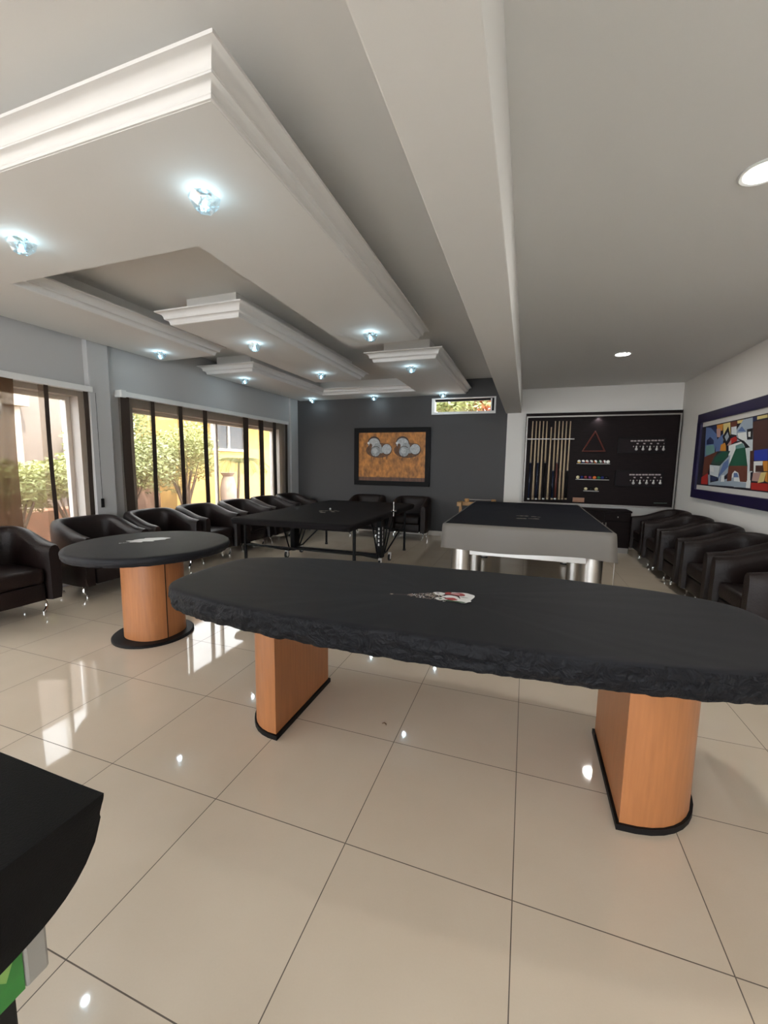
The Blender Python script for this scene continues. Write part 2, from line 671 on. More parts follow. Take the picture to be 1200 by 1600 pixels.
# ------------------------------------------------------------------ panel blinds
def panel_blind(label, y0, y1, ztop, zbot, panels, hems, cap_y, cord=None, bunch=None):
    root = thing('panel_blind', label, 'blind', (XL + 0.05, (y0 + y1) / 2, zbot), 0, 'sheer panel blinds')
    off = Vector((-XL - 0.05, -(y0 + y1) / 2, -zbot))

    def fin(mb, name, m):
        bmesh.ops.translate(mb.bm, verts=mb.bm.verts, vec=off)
        return mb.build(name, m, root)
    mb = MB()
    mb.box(XL + 0.001, XL + 0.10, y0 - 0.02, y1 + 0.02, ztop, ztop + 0.065, bev=0.006)
    fin(mb, 'headrail', WHITEPL)
    if cap_y is not None:
        mb = MB()
        mb.box(XL + 0.001, XL + 0.115, cap_y - 0.035, cap_y + 0.035, ztop - 0.012, ztop + 0.075, bev=0.005)
        fin(mb, 'end_cap', WHITEPL)
    for i, (a, b) in enumerate(panels):
        mb = MB()
        xx = XL + 0.035 + 0.022 * (i % 2)
        n = 14
        f = []
        for j in range(n + 1):
            y = a + (b - a) * j / n
            w = 0.003 * math.sin(j * 1.1 + i)
            f.append((mb.bm.verts.new((xx + w, y, zbot)), mb.bm.verts.new((xx + w, y, ztop))))
        for j in range(n):
            mb.bm.faces.new((f[j][0], f[j + 1][0], f[j + 1][1], f[j][1]))
        fin(mb, 'sheer_panel', SHEER)
    for i, (y, w) in enumerate(hems):
        mb = MB()
        xx = XL + 0.0705
        n = 12
        prev = None
        for j in range(n + 1):
            z = zbot + (ztop - zbot) * j / n
            dy = 0.006 * math.sin(z * 3 + i * 2)
            ring = [(xx, y - w / 2 + dy, z), (xx + 0.004, y - w / 2 + dy, z), (xx + 0.006, y + w / 2 + dy, z), (xx, y + w / 2 + dy, z)]
            ring = [mb.bm.verts.new(p) for p in ring]
            if prev:
                for k in range(4):
                    mb.bm.faces.new((prev[k], prev[(k + 1) % 4], ring[(k + 1) % 4], ring[k]))
            prev = ring
        fin(mb, 'hem_strip', HEM)
    if bunch:
        a, b = bunch
        mb = MB()
        n = 60
        cols = []
        for j in range(n + 1):
            u = j / n
            col = []
            for k in range(13):
                v = k / 12
                w = 0.022 * math.sin(u * 38 + 1.3 * math.sin(v * 5)) * (0.6 + 0.4 * math.sin(v * 3))
                col.append(mb.bm.verts.new((XL + 0.100 + w * 0.6, a + (b - a) * u + 0.02 * math.sin(v * 4 + u * 3), zbot + (ztop - zbot) * v)))
            cols.append(col)
        for j in range(n):
            for k in range(12):
                f = mb.bm.faces.new((cols[j][k], cols[j + 1][k], cols[j + 1][k + 1], cols[j][k + 1]))
                f.smooth = True
        fin(mb, 'gathered_panel', BUNCH)
    if cord:
        mb = MB()
        mb.tube([(XL + 0.105, cord, ztop), (XL + 0.10, cord + 0.005, 0.96)], 0.0025, n=6)
        c = fin(mb, 'pull_cord', BLACKTRIM)
        mb = MB()
        mb.box(XL + 0.092, XL + 0.108, cord - 0.012, cord + 0.022, 0.86, 0.965, bev=0.004)
        bmesh.ops.translate(mb.bm, verts=mb.bm.verts, vec=off)
        mb.build('cord_weight', BLACKTRIM, c)
    return root


panel_blind('long brown sheer panel blind behind the row of armchairs',
            3.80, 7.53, 2.20, 0.12,
            [(3.80, 4.29), (4.22, 4.76), (4.70, 5.24), (5.18, 5.68), (5.71, 6.22), (6.14, 6.68), (6.60, 7.10), (7.05, 7.53)],
            [(3.86, 0.115), (4.255, 0.06), (4.73, 0.07), (5.21, 0.085), (6.18, 0.14), (6.64, 0.13), (7.075, 0.10), (7.49, 0.08)], 3.82)
panel_blind('brown sheer panel blind with a gathered edge at the window beside the pale wall column',
            0.3, 3.43, 2.185, 0.12,
            [(0.3, 1.0), (0.95, 1.9), (1.85, 2.52), (2.48, 2.98), (2.92, 3.43)],
            [(2.97, 0.04), (3.375, 0.05)], None, cord=3.47, bunch=(1.7, 2.66))

# ------------------------------------------------------------------ crystal spotlights
GLASS = bpy.data.materials.new('crystal_glass')
GLASS.use_nodes = True
nt = GLASS.node_tree
nt.nodes.clear()
_o = nt.nodes.new('ShaderNodeOutputMaterial')
_m = nt.nodes.new('ShaderNodeMixShader')
_m.inputs[0].default_value = 0.35
_t = nt.nodes.new('ShaderNodeBsdfTransparent')
_t.inputs[0].default_value = (0.93, 0.98, 1.0, 1)
_g = nt.nodes.new('ShaderNodeBsdfGlossy')
_g.inputs['Roughness'].default_value = 0.05
_g.inputs['Color'].default_value = (0.85, 0.95, 1.0, 1)
nt.links.new(_t.outputs[0], _m.inputs[1])
nt.links.new(_g.outputs[0], _m.inputs[2])
nt.links.new(_m.outputs[0], _o.inputs[0])
BULB = mat('led_bulb', (1, 1, 1), 0.3, emit=(0.85, 0.97, 1.0), estr=14)
LED = mat('led_disc', (1, 1, 1), 0.3, emit=(1.0, 0.98, 0.95), estr=12)


def crystal_lamp(label):
    root = thing('crystal_ceiling_light', label, 'ceiling light', (0, 0, 2.748), 0, 'crystal ceiling lights')
    mb = MB()
    mb.lathe(0, 0, [(0.030, -0.006), (0.036, -0.004), (0.036, 0.0)], n=20)
    mb.build('mounting_plate', CHROME, root, sharp=30)
    mb = MB()
    # hexagonal faceted cup with a hollow middle
    sk = [((1.22 * rr * math.cos(PI / 3 * k + a), 1.22 * rr * math.sin(PI / 3 * k + a), z * 1.1)) for rr, z, a in
          ((0.034, -0.0065, 0), (0.064, -0.020, PI / 6), (0.058, -0.046, 0), (0.036, -0.076, PI / 6), (0.020, -0.070, 0), (0.026, -0.025, PI / 6)) for k in range(6)]
    vs = [mb.bm.verts.new(p) for p in sk]
    for a in range(5):
        odd = a % 2
        for k in range(6):
            k2 = (k + 1) % 6
            A0, A1, B0, B1 = vs[a * 6 + k], vs[a * 6 + k2], vs[a * 6 + 6 + k], vs[a * 6 + 6 + k2]
            if odd:
                B0, B1 = vs[a * 6 + 6 + k2], vs[a * 6 + 6 + (k + 2) % 6]
                mb.bm.faces.new((A0, A1, B0))
                mb.bm.faces.new((A1, B1, B0))
            else:
                mb.bm.faces.new((A0, A1, B0))
                mb.bm.faces.new((A1, B1, B0))
    mb.bm.faces.new([vs[k] for k in range(6)])
    mb.bm.faces.new([vs[30 + k] for k in range(6)])
    mb.build('faceted_glass', GLASS, root)
    mb = MB()
    mb.sphere((0, 0, -0.052), 0.011, seg=10, scale=(1, 1, 1.4))
    mb.build('bulb', BULB, root)
    light('crystal_light', 'POINT', (0, 0, -0.080), CRYSTAL_W, (0.72, 0.91, 1.0), parent=root, shadow_soft_size=0.02)
    return root


proto = crystal_lamp('crystal light on the near slab of the coffer, closest to its outer moulded corner')
proto.location = (-1.585, 1.785, 2.748)
LAMPS = [((-2.965, 1.78), 'crystal light on the near slab of the coffer, at the far left of the photo'),
         ((-1.57, 4.06), 'crystal light at the end of the long right arm of the nearest coffer'),
         ((-4.325, 4.02), 'crystal light on the left arm of the nearest coffer, by the window wall'),
         ((-2.96, 4.04), 'crystal light on the free middle slab, the one nearer its moulded front end'),
         ((-2.955, 5.62), 'crystal light on the free middle slab, the one at its far end'),
         ((-4.335, 5.64), 'crystal light at the moulded front end of the far left slab above the blind'),
         ((-1.555, 5.58), 'crystal light at the moulded front end of the far right slab beside the beam'),
         ((-4.29, 7.76), 'crystal light in the far left corner above the charcoal wall'),
         ((-2.92, 7.76), 'crystal light above the charcoal wall over the framed bird painting'),
         ((-1.54, 7.76), 'crystal light above the charcoal wall beside the high narrow window')]
for (x, y), lb in LAMPS:
    c = copy_tree(proto)
    c.location = (x, y, 2.748)
    c['label'] = lb
    c.rotation_euler.z = random.random()


def downlight(x, y, label):
    root = thing('recessed_downlight', label, 'ceiling light', (x, y, ZR), 0, 'round downlights')
    mb = MB()
    mb.lathe(0, 0, [(0.100, 0.0), (0.102, -0.006), (0.094, -0.010), (0.080, -0.006), (0.080, 0.0)], n=32)
    mb.build('trim_ring', WHITEPL, root, sharp=40)
    mb = MB()
    mb.lathe(0, 0, [(0.079, -0.001), (0.079, -0.008), (0.05, -0.012), (0.01, -0.013)], n=32)
    mb.build('diffuser', LED, root)
    mb = MB()
    mb.sphere((0.03, -0.085, -0.010), 0.012, seg=8, scale=(1, 0.6, 0.6))
    mb.build('clip', BLACKTRIM, root)
    light('downlight', 'AREA', (0, 0, -0.016), DOWN_W, (1, 0.97, 0.92), parent=root, shape='DISK', size=0.15)
    return root


downlight(1.042, 5.84, 'round white downlight in the flat ceiling towards the cue display wall')
downlight(0.975, 2.52, 'round white downlight cut by the right edge of the photo')


# ------------------------------------------------------------------ long boat table
def oval(cx, cy, a, b, n1, n2, rot, N):
    out = []
    for i in range(N):
        t = 2 * PI * i / N
        c, s = math.cos(t), math.sin(t)
        x = a * math.copysign(abs(c) ** (2 / n1), c)
        y = b * math.copysign(abs(s) ** (2 / n2), s)
        out.append((cx + x * math.cos(rot) - y * math.sin(rot), cy + x * math.sin(rot) + y * math.cos(rot)))
    return out


def resample(pts, N):
    P = [Vector(p) for p in pts] + [Vector(pts[0])]
    L = [0]
    for a, b in zip(P[:-1], P[1:]):
        L.append(L[-1] + (b - a).length)
    out = []
    j = 0
    for i in range(N):
        s = L[-1] * i / N
        while L[j + 1] < s:
            j += 1
        t = (s - L[j]) / max(1e-9, L[j + 1] - L[j])
        out.append(tuple(P[j].lerp(P[j + 1], t)))
    return out


def cloth_cover(name, outline, cz, ztop, drop, label, material, wr=0.012, wf=9.0, curl=0.05, sag=0.004, seed=0, group=None, topnoise=0.003, skirt=None):
    """elasticated fabric cover: smooth top, puckered skirt gathered under the edge"""
    cx, cy = cz
    mb = MB()
    rings = []
    N = len(outline)
    top = [(0.02, 0), (0.25, 0), (0.5, 0), (0.7, 0), (0.85, 0), (0.93, 0), (0.965, 0.0), (0.985, -0.004), (0.996, -0.012), (1.0, -0.022)]
    for f, dz in top:
        ring = []
        for i, (x, y) in enumerate(outline):
            X, Y = cx + (x - cx) * f, cy + (y - cy) * f
            nz = noise.noise(Vector((X * 3.1, Y * 3.1, seed))) * topnoise + noise.noise(Vector((X * 11, Y * 11, seed + 5))) * topnoise * 0.5
            ring.append((X, Y, ztop + dz + nz))
        rings.append(ring)
    per = 0.0
    nrm = []
    arc = [0.0]
    for i in range(N):
        a, b = Vector(outline[i - 1]), Vector(outline[(i + 1) % N])
        t = (b - a).normalized()
        nrm.append(Vector((t.y, -t.x)))
        arc.append(arc[-1] + (Vector(outline[(i + 1) % N]) - Vector(outline[i])).length)
    K = 9
    for k in range(1, K + 1):
        v = k / K
        ring = []
        for i, (x, y) in enumerate(outline):
            s = arc[i]
            amp = wr * math.sin(min(1, v * 1.3) * PI * 0.75)
            d = amp * noise.noise(Vector((s * wf, v * 2.6, seed))) + amp * 0.7 * noise.noise(Vector((s * wf * 2.7, v * 4.5, seed + 9)))
            d += amp * 0.45 * noise.noise(Vector((s * wf * 6, v * 9, seed + 3)))
            d -= 0.012 * v * v
            z = ztop - 0.022 - (drop - 0.022) * v + 0.004 * noise.noise(Vector((s * 20, 0, seed))) * v
            ring.append((x + nrm[i].x * d, y + nrm[i].y * d, z))
        rings.append(ring)
    ring = []
    for i, (x, y) in enumerate(outline):
        s = arc[i]
        d = -curl + 0.01 * noise.noise(Vector((s * 30, 2, seed)))
        ring.append((x + nrm[i].x * d, y + nrm[i].y * d, ztop - drop + 0.01))
    rings.append(ring)
    vr = mb.rings(rings, material, cap0=True, cap1=False)
    if skirt:
        k = mb.mi(skirt)
        mb.bm.faces.index_update()
        for f in mb.bm.faces:
            if len(f.verts) == 4 and f.calc_center_median().z < ztop - 0.008:
                f.material_index = k
    o = mb.build(name, material)
    tag(o, label, 'cover', group)
    return o


TX, TY, TZ = -0.395, 1.984, 0.773
tab_out = resample(oval(TX, TY, 1.443, 0.540, 2.2, 4.7, 0.024, 1440), 420)
root = thing('conference_table', 'long oval table under a black cover, standing on two half-round cherry wood pedestals', 'table', (TX, TY, 0))
mb = MB()
mb.prism([((x - TX) * 0.955, (y - TY) * 0.94) for x, y in resample(tab_out, 120)], 0.715, 0.75)
mb.build('tabletop', WOOD, root)


def dpoly(xf, dx, y0, y1, grow=0.0, n=20):
    """half-round outline, flat side at xf, bulging by dx"""
    s = 1 if dx > 0 else -1
    yc, h = (y0 + y1) / 2, (y1 - y0) / 2 + grow
    pts = []
    for i in range(n + 1):
        a = -PI / 2 + PI * i / n
        c = math.cos(a)
        pts.append((xf - s * grow + (dx + s * 2 * grow) * abs(c) ** 0.85, yc + h * math.sin(a)))
    if s < 0:
        pts.reverse()
    return pts


for xf, dx, y0, y1, nm in ((-1.150, -0.245, 1.675, 2.265, 'left'), (0.418, 0.315, 1.690, 2.29, 'right')):
    mb = MB()
    mb.prism([(x - TX, y - TY) for x, y in dpoly(xf, dx, y0, y1)], 0.0252, 0.714, smooth=True)
    ped = mb.build('pedestal', WOOD, root, sharp=25)
    mb = MB()
    mb.prism([(x - TX, y - TY) for x, y in dpoly(xf, dx, y0, y1, 0.012)], 0.0, 0.025, smooth=True)
    mb.build('base_trim', BLACKTRIM, ped, sharp=25)
cov = cloth_cover('table_cover', tab_out, (TX, TY), TZ, 0.114, 'black elasticated cloth cover with a printed tree, stretched over the long oval table',
                  BLACKCLOTH, wr=0.014, wf=11, curl=0.06, seed=3, skirt=CRINKLE)

# printed motifs (flat prints on the cloth)
P_WHITE = flat('print_white', (0.72, 0.72, 0.72))
P_RED = flat('print_red', (0.30, 0.02, 0.02))
P_GREEN = flat('print_green', (0.04, 0.10, 0.04))
P_TAN = flat('print_tan', (0.38, 0.32, 0.24))
P_MAUVE = flat('print_mauve', (0.20, 0.13, 0.12))
P_BLACK = flat('print_black', (0.01, 0.01, 0.01))


def blob(mb, cx, cy, rx, ry, z, m, n=14, rot=0, rag=0.0):
    pts = []
    for k in range(n):
        a = 2 * PI * k / n
        q = 1 + rag * math.sin(a * 3 + cx * 50) + rag * 0.6 * math.sin(a * 5 + cy * 70)
        x, y = rx * q * math.cos(a), ry * q * math.sin(a)
        pts.append((cx + x * math.cos(rot) - y * math.sin(rot), cy + x * math.sin(rot) + y * math.cos(rot), z))
    mb.poly(pts, m)


mb = MB()
rng = random.Random(4)
a0 = on(612, 929, 2, TZ)
a1 = on(738, 936, 2, TZ)
z = TZ + 0.0035
L = (a1 - a0).length
ux = (a1 - a0) / L
vx = Vector((-ux.y, ux.x, 0))


def tp(u, v):
    p = a0 + ux * (u * L) + vx * v
    return p


HWD = 0.075
# speckled tree: many small marks widening from the star
for k in range(230):
    u = 0.20 + 0.48 * rng.random() ** 0.8
    v = (rng.random() * 2 - 1) * HWD * (0.10 + 0.95 * (u - 0.15) / 0.6)
    p = tp(u, v)
    blob(mb, p.x, p.y, 0.003 + 0.004 * rng.random(), 0.002 + 0.003 * rng.random(), z + rng.random() * 0.0005, rng.choice([P_TAN, P_MAUVE, P_TAN, P_WHITE, P_MAUVE, P_BLACK]), n=6, rot=rng.random() * 3)
p = tp(0.0, 0)
star = []
for k in range(10):
    r = 0.014 if k % 2 == 0 else 0.005
    star.append((p.x + r * math.cos(k * PI / 5), p.y + r * math.sin(k * PI / 5), z))
mb.poly(star, P_TAN)
mb.poly([tuple(tp(0.03, -0.001)[:2]) + (z,), tuple(tp(0.22, -0.0015)[:2]) + (z,), tuple(tp(0.22, 0.0015)[:2]) + (z,), tuple(tp(0.03, 0.001)[:2]) + (z,)], P_MAUVE)
for u, v, rx, ry, m, dz in ((0.93, 0.01, 0.035, 0.065, P_WHITE, 0), (0.86, -0.045, 0.045, 0.030, P_WHITE, .0001), (0.86, 0.05, 0.05, 0.028, P_WHITE, .0002),
                            (0.60, 0.045, 0.030, 0.024, P_WHITE, .0002), (0.62, -0.035, 0.028, 0.02, P_WHITE, .0002), (0.74, 0.0, 0.040, 0.022, P_WHITE, .0003),
                            (0.83, 0.045, 0.038, 0.022, P_RED, .0006), (0.72, 0.052, 0.022, 0.020, P_RED, .0006), (0.74, -0.030, 0.030, 0.018, P_RED, .0006),
                            (0.78, -0.062, 0.055, 0.008, P_GREEN, .0007), (0.80, 0.047, 0.024, 0.004, P_WHITE, .0009), (0.61, -0.036, 0.008, 0.008, P_GREEN, .0009),
                            (0.58, 0.048, 0.008, 0.006, P_BLACK, .0009), (0.90, 0.0, 0.02, 0.003, P_BLACK, .0009), (0.88, 0.025, 0.015, 0.003, P_BLACK, .0009)):
    p = tp(u, v)
    blob(mb, p.x, p.y, rx, ry, z + dz + 0.0006, m, rag=0.10, n=22)
mb.build('printed_tree', None, cov)

# ------------------------------------------------------------------ round table
RX, RY = -2.835, 2.462
root = thing('round_table', 'round table under a black cover on a cherry wood drum pedestal', 'table', (RX, RY, 0))
mb = MB()
mb.cyl(0, 0, 0.70, 0.735, 0.565, n=64)
mb.build('tabletop', WOOD, root)
mb = MB()
oct_ = []
NN = 64
for i in range(NN):
    t = 2 * PI * i / NN + 0.3
    c, s = math.cos(t), math.sin(t)
    oct_.append((0.215 * math.copysign(abs(c) ** 0.86, c) * 1.0 - 0.0, 0.215 * math.copysign(abs(s) ** 0.86, s)))
mb.prism(oct_, 0.022, 0.699, smooth=True)
ped = mb.build('pedestal', WOOD, root, sharp=25)
mb = MB()
sx, sy = oct_[0][0], oct_[0][1]
best = min(oct_, key=lambda q: abs(math.atan2(q[1], q[0]) - math.radians(-22)))
mb.box(best[0] - 0.003, best[0] + 0.004, best[1] - 0.003, best[1] + 0.001, 0.023, 0.698)
mb.build('seam', BLACKTRIM, ped)
mb = MB()
mb.lathe(-0.01, -0.01, [(0.300, 0.0), (0.300, 0.015), (0.292, 0.0215)], n=64)
mb.build('base_disc', BLACKTRIM, root, sharp=30)
cov = cloth_cover('table_cover', resample(oval(RX, RY, 0.592, 0.592, 2, 2, 0, 360), 260), (RX, RY), 0.762, 0.062,
                  'black elasticated cover with a white print, on the small round table', BLACKCLOTH, wr=0.004, wf=14, curl=0.05, seed=11, topnoise=0.0015)
mb = MB()
a0 = on(184, 850, 2, 0.762)
a1 = on(256, 841, 2, 0.762)
L = (a1 - a0).length
ux = (a1 - a0) / L
vx = Vector((-ux.y, ux.x, 0))
for k in range(46):
    u = 0.02 + 0.35 * rng.random()
    p = a0 + ux * (u * L) + vx * ((rng.random() * 2 - 1) * (0.01 + 0.08 * u))
    blob(mb, p.x, p.y, 0.004, 0.003, 0.7655, P_WHITE, n=6)
for u, v, rx, ry in ((0.48, 0.0, 0.10, 0.045), (0.66, 0.01, 0.10, 0.05), (0.86, 0.0, 0.095, 0.055), (0.36, -0.03, 0.05, 0.02)):
    p = a0 + ux * (u * L) + vx * v
    blob(mb, p.x, p.y, rx, ry, 0.7657 + 0.0001 * u, P_WHITE, rag=0.14, n=24, rot=0.4)
mb.build('printed_figures', None, cov)

# ------------------------------------------------------------------ armchairs
def armchair(label):
    root = thing('tub_armchair', label, 'armchair', group='dark leather tub armchairs')
    # shell: one upholstered wall sweeping arm - back - arm
    st = []
    A, Bk = 0.308, 0.285
    for i in range(7):
        st.append((A, 0.30 - 0.36 * i / 7.0, 0.0))
    NA = 22
    for i in range(NA + 1):
        t = PI * i / NA
        c, s = math.cos(t), math.sin(t)
        x = A * math.copysign(abs(c) ** 0.72, c)
        y = -0.06 - (Bk - 0.06) * abs(s) ** 0.80
        st.append((x, y, 0))
    for i in range(1, 8):
        st.append((-A, -0.06 + 0.36 * i / 7.0, 0.0))
    rings = []
    n = len(st)
    for i, (x, y, _) in enumerate(st):
        a = Vector(st[max(0, i - 1)][:2])
        b = Vector(st[min(n - 1, i + 1)][:2])
        t = (b - a).normalized()
        nr = Vector((-t.y, t.x))
        if nr.dot(Vector((x, y - 0.05))) < 0:
            nr = -nr
        back = max(0.0, min(1.0, (0.28 - y) / 0.52))
        back = back * back * (3 - 2 * back)
        h = 0.655 + 0.135 * back
        th = 0.082 - 0.026 * back
        e = 1.0
        if i in (0, n - 1):
            e = 0.55
        elif i in (1, n - 2):
            e = 0.93
        prof = [(th * 0.75, 0.15), (th, 0.24), (th * 1.06, h - 0.10), (th * 0.98, h - 0.045), (th * 0.72, h - 0.014), (th * 0.25, h),
                (-th * 0.35, h - 0.004), (-th * 0.80, h - 0.026), (-th * 1.0, h - 0.07), (-th * 0.9, 0.42), (-th * 0.9, 0.15)]
        yy = y + (0.035 if i in (0, n - 1) else 0.020 if i in (1, n - 2) else 0)
        hh = 0.02 * (1 - e)
        rings.append([(x + nr.x * o_ * e, yy + nr.y * o_ * e, zz - hh * (zz > 0.3)) for o_, zz in prof])
    mb = MB()
    mb.rings(rings)
    sh = mb.build('backrest', LEATHER, root, sharp=50)
    mb = MB()
    mb.box(-0.232, 0.232, -0.20, 0.315, 0.305, 0.445, bev=0.035, seg=4)
    mb.build('seat_cushion', LEATHER, root, sharp=60)
    mb = MB()
    mb.box(-0.232, 0.232, -0.20, 0.305, 0.15, 0.303, bev=0.012)
    mb.build('seat_base', LEATHER, root, sharp=60)
    for y in (0.17, -0.17):
        mb = MB()
        pts = []
        for sgn in (-1, 1):
            arc = []
            for k in range(9):
                a = PI / 2 - (PI * 0.83) * k / 8
                arc.append((sgn * (0.235 + 0.060 * math.cos(a)), y + 0.02 * (k / 8) * (1 if y > 0 else -1), 0.075 + 0.062 * math.sin(a) * (1.0 if a > 0 else 1.1)))
            pts.append(arc)
        path = list(reversed(pts[0])) + pts[1]
        mb.tube(path, 0.0115, n=8)
        for sgn in (-1, 1):
            e = pts[0 if sgn < 0 else 1][-1]
            mb.cyl(e[0], e[1], 0.0, 0.018, 0.017, n=12)
        mb.build('leg_frame', CHROME, root, sharp=40)
    return root


ch = armchair('dark brown tub armchair of the window row, cut by the left photo edge')
ch.location = (-4.37, 2.18, 0)
ch.rotation_euler.z = -PI / 2 - 0.05
CH = [((-4.41, 3.15), 'black-looking tub armchair below the wall column, directly behind the round table'),
      ((-4.41, 3.97), 'tub armchair against the left end of the long blind, third from the photo edge'),
      ((-4.41, 4.76), 'fourth tub armchair of the window row, just right of the round table top'),
      ((-4.41, 5.60), 'tub armchair of the window row, behind the near left ping-pong table corner'),
      ((-4.41, 6.42), 'second-last tub armchair of the window row, from the charcoal wall'),
      ((-4.41, 7.22), 'last tub armchair of the window row, in the corner by the charcoal wall')]
for (x, y), lb in CH:
    c = copy_tree(ch)
    c.location = (x, y, 0)
    c.rotation_euler.z = -PI / 2 + random.uniform(-0.04, 0.04)
    c['label'] = lb
for x, y, lb in ((-2.99, 7.60, 'left of the two tub armchairs under the framed bird painting'),
                 (-2.06, 7.60, 'right of the two tub armchairs under the framed bird painting, behind the net post')):
    c = copy_tree(ch)
    c.location = (x, y, 0)
    c.rotation_euler.z = PI
    c['label'] = lb
for x, y, lb in ((1.94, 4.00, 'dark tub armchair against the white wall, nearest to the camera at the right edge'),
                 (1.95, 4.78, 'second tub armchair from the right photo edge, under the coloured painting'),
                 (1.95, 5.56, 'middle tub armchair of the row along the right white wall'),
                 (1.95, 6.32, 'second-farthest tub armchair of the row along the right white wall'),
                 (1.95, 7.06, 'farthest tub armchair along the right white wall, beside the low cabinet')):
    c = copy_tree(ch)
    c.location = (x, y, 0)
    c.rotation_euler.z = PI / 2
    c.scale = (0.935, 1, 1)
    c['label'] = lb

# ------------------------------------------------------------------ ping-pong table
px0, px1, py0, py1, pz = -3.31, -1.74, 3.95, 6.66, 0.76
pcx, pcy = (px0 + px1) / 2, (py0 + py1) / 2
root = thing('ping_pong_table', 'folding ping-pong table with wheeled black frame under a black cover', 'table', (pcx, pcy, 0))


def loc(o_):
    return o_


def child(mb, name, m, parent, c, sharp=None):
    bmesh.ops.translate(mb.bm, verts=mb.bm.verts, vec=(-c[0], -c[1], -(c[2] if len(c) > 2 else 0)))
    return mb.build(name, m, parent, sharp)


PC = (pcx, pcy)
for y0, y1 in ((py0 + 0.03, pcy - 0.005), (pcy + 0.005, py1 - 0.03)):
    mb = MB()
    mb.box(px0 + 0.03, px1 - 0.03, y0, y1, 0.725, 0.75)
    child(mb, 'table_half', BLACKMETAL, root, PC)
for x, y in ((-3.26, 4.18), (-1.79, 4.18), (-3.26, 6.37), (-1.84, 6.39)):
    mb = MB()
    mb.tube([(x, y, 0.0), (x, y, 0.724)], 0.019, n=12)
    lg = child(mb, 'leg', BLACKMETAL, root, PC, 40)
    mb = MB()
    mb.tube([(x, y, 0.0005), (x, y, 0.03)], 0.024, n=12)
    child(mb, 'foot', RUBBER, lg, PC, 40)
for x in (-3.38, -1.78):
    s = 1 if x < -2.5 else -1
    mb = MB()
    mb.box(x + s * 0.11 - 0.035, x + s * 0.11 + 0.035, 5.28, 5.42, 0.10, 0.724)
    mb.tube([(x + s * 0.10, 4.18, 0.42), (x + s * 0.10, 5.2, 0.12), (x + s * 0.10, 5.62, 0.14)], 0.012)
    mb.tube([(x + s * 0.10, 5.0, 0.60), (x + s * 0.10, 5.22, 0.12)], 0.011)
    mb.tube([(x + s * 0.10, 5.95, 0.70), (x + s * 0.10, 5.50, 0.14)], 0.011)
    mb.tube([(x + s * 0.10, 5.70, 0.70), (x + s * 0.10, 5.44, 0.14)], 0.011)
    mb.tube([(x + s * 0.10, 6.38, 0.40), (x + s * 0.10, 5.60, 0.14)], 0.012)
    child(mb, 'side_frame', BLACKMETAL, root, PC, 40)
    for y in (5.20, 5.62):
        mb = MB()
        xx = x + s * 0.06
        mb.box(xx - 0.022, xx + 0.022, y - 0.02, y + 0.02, 0.065, 0.125, bev=0.006)
        cs = child(mb, 'caster', WHITEPL, root, PC)
        mb = MB()
        mb.tube([(xx - 0.013, y, 0.052), (xx + 0.013, y, 0.052)], 0.052, n=20)
        wh = child(mb, 'wheel', RUBBER, cs, PC, 40)
        mb = MB()
        mb.tube([(xx - 0.0145, y, 0.052), (xx + 0.0145, y, 0.052)], 0.030, n=16)
        child(mb, 'hub', WHITEPL, cs, PC, 40)
mb = MB()
mb.box(-3.27, -1.89, 5.33, 5.38, 0.10, 0.15)
mb.tube([(-3.26, 4.18, 0.40), (-1.79, 4.18, 0.40)], 0.012)
mb.tube([(-3.26, 6.38, 0.35), (-1.84, 6.38, 0.35)], 0.012)
child(mb, 'crossbar', BLACKMETAL, root, PC, 40)
mb = MB()
for k in range(5):
    mb.box(-1.8555 + 0.0, -1.8545 + 0.0, 5.325, 5.35, 0.28 + k * 0.055, 0.32 + k * 0.055)
    mb.box(-1.90, -1.88, 5.2785, 5.2795, 0.28 + k * 0.055, 0.315 + k * 0.055)
child(mb, 'frame_lettering', P_WHITE, root, PC)
mb = MB()
mb.tube([(-1.70, 5.34, 0.70), (-1.70, 5.34, 0.90)], 0.009, n=10)
mb.box(-1.735, -1.665, 5.31, 5.37, 0.765, 0.785)
child(mb, 'net_post', CHROME, root, PC, 40)
outl = []
rc = 0.05
for (x, y, a0_) in ((px1 - rc, py1 - rc, 0), (px0 + rc, py1 - rc, 90), (px0 + rc, py0 + rc, 180), (px1 - rc, py0 + rc, 270)):
    for k in range(7):
        a = math.radians(a0_ + 15 * k)
        outl.append((x + rc * math.cos(a), y + rc * math.sin(a)))
cov = cloth_cover('table_cover', resample(outl, 240), PC, pz, 0.075, 'plain black fitted cover with a small white print, on the ping-pong table',
                  BLACKCLOTH2, wr=0.004, wf=4, curl=0.02, seed=21, topnoise=0.002)
mb = MB()
for k in range(18):
    px = 499 + rng.random() * 30
    py = 797.5 + rng.random() * 3.5
    p = on(px, py, 2, pz + 0.004)
    blob(mb, p.x, p.y, 0.028, 0.013, pz + 0.004 + k * 0.00005, P_TAN, n=8)
p = on(516, 797, 2, pz + 0.004)
mb.sphere((p.x, p.y, pz + 0.02), 0.014, P_WHITE, seg=10)
mb.build('printed_badge', None, cov)

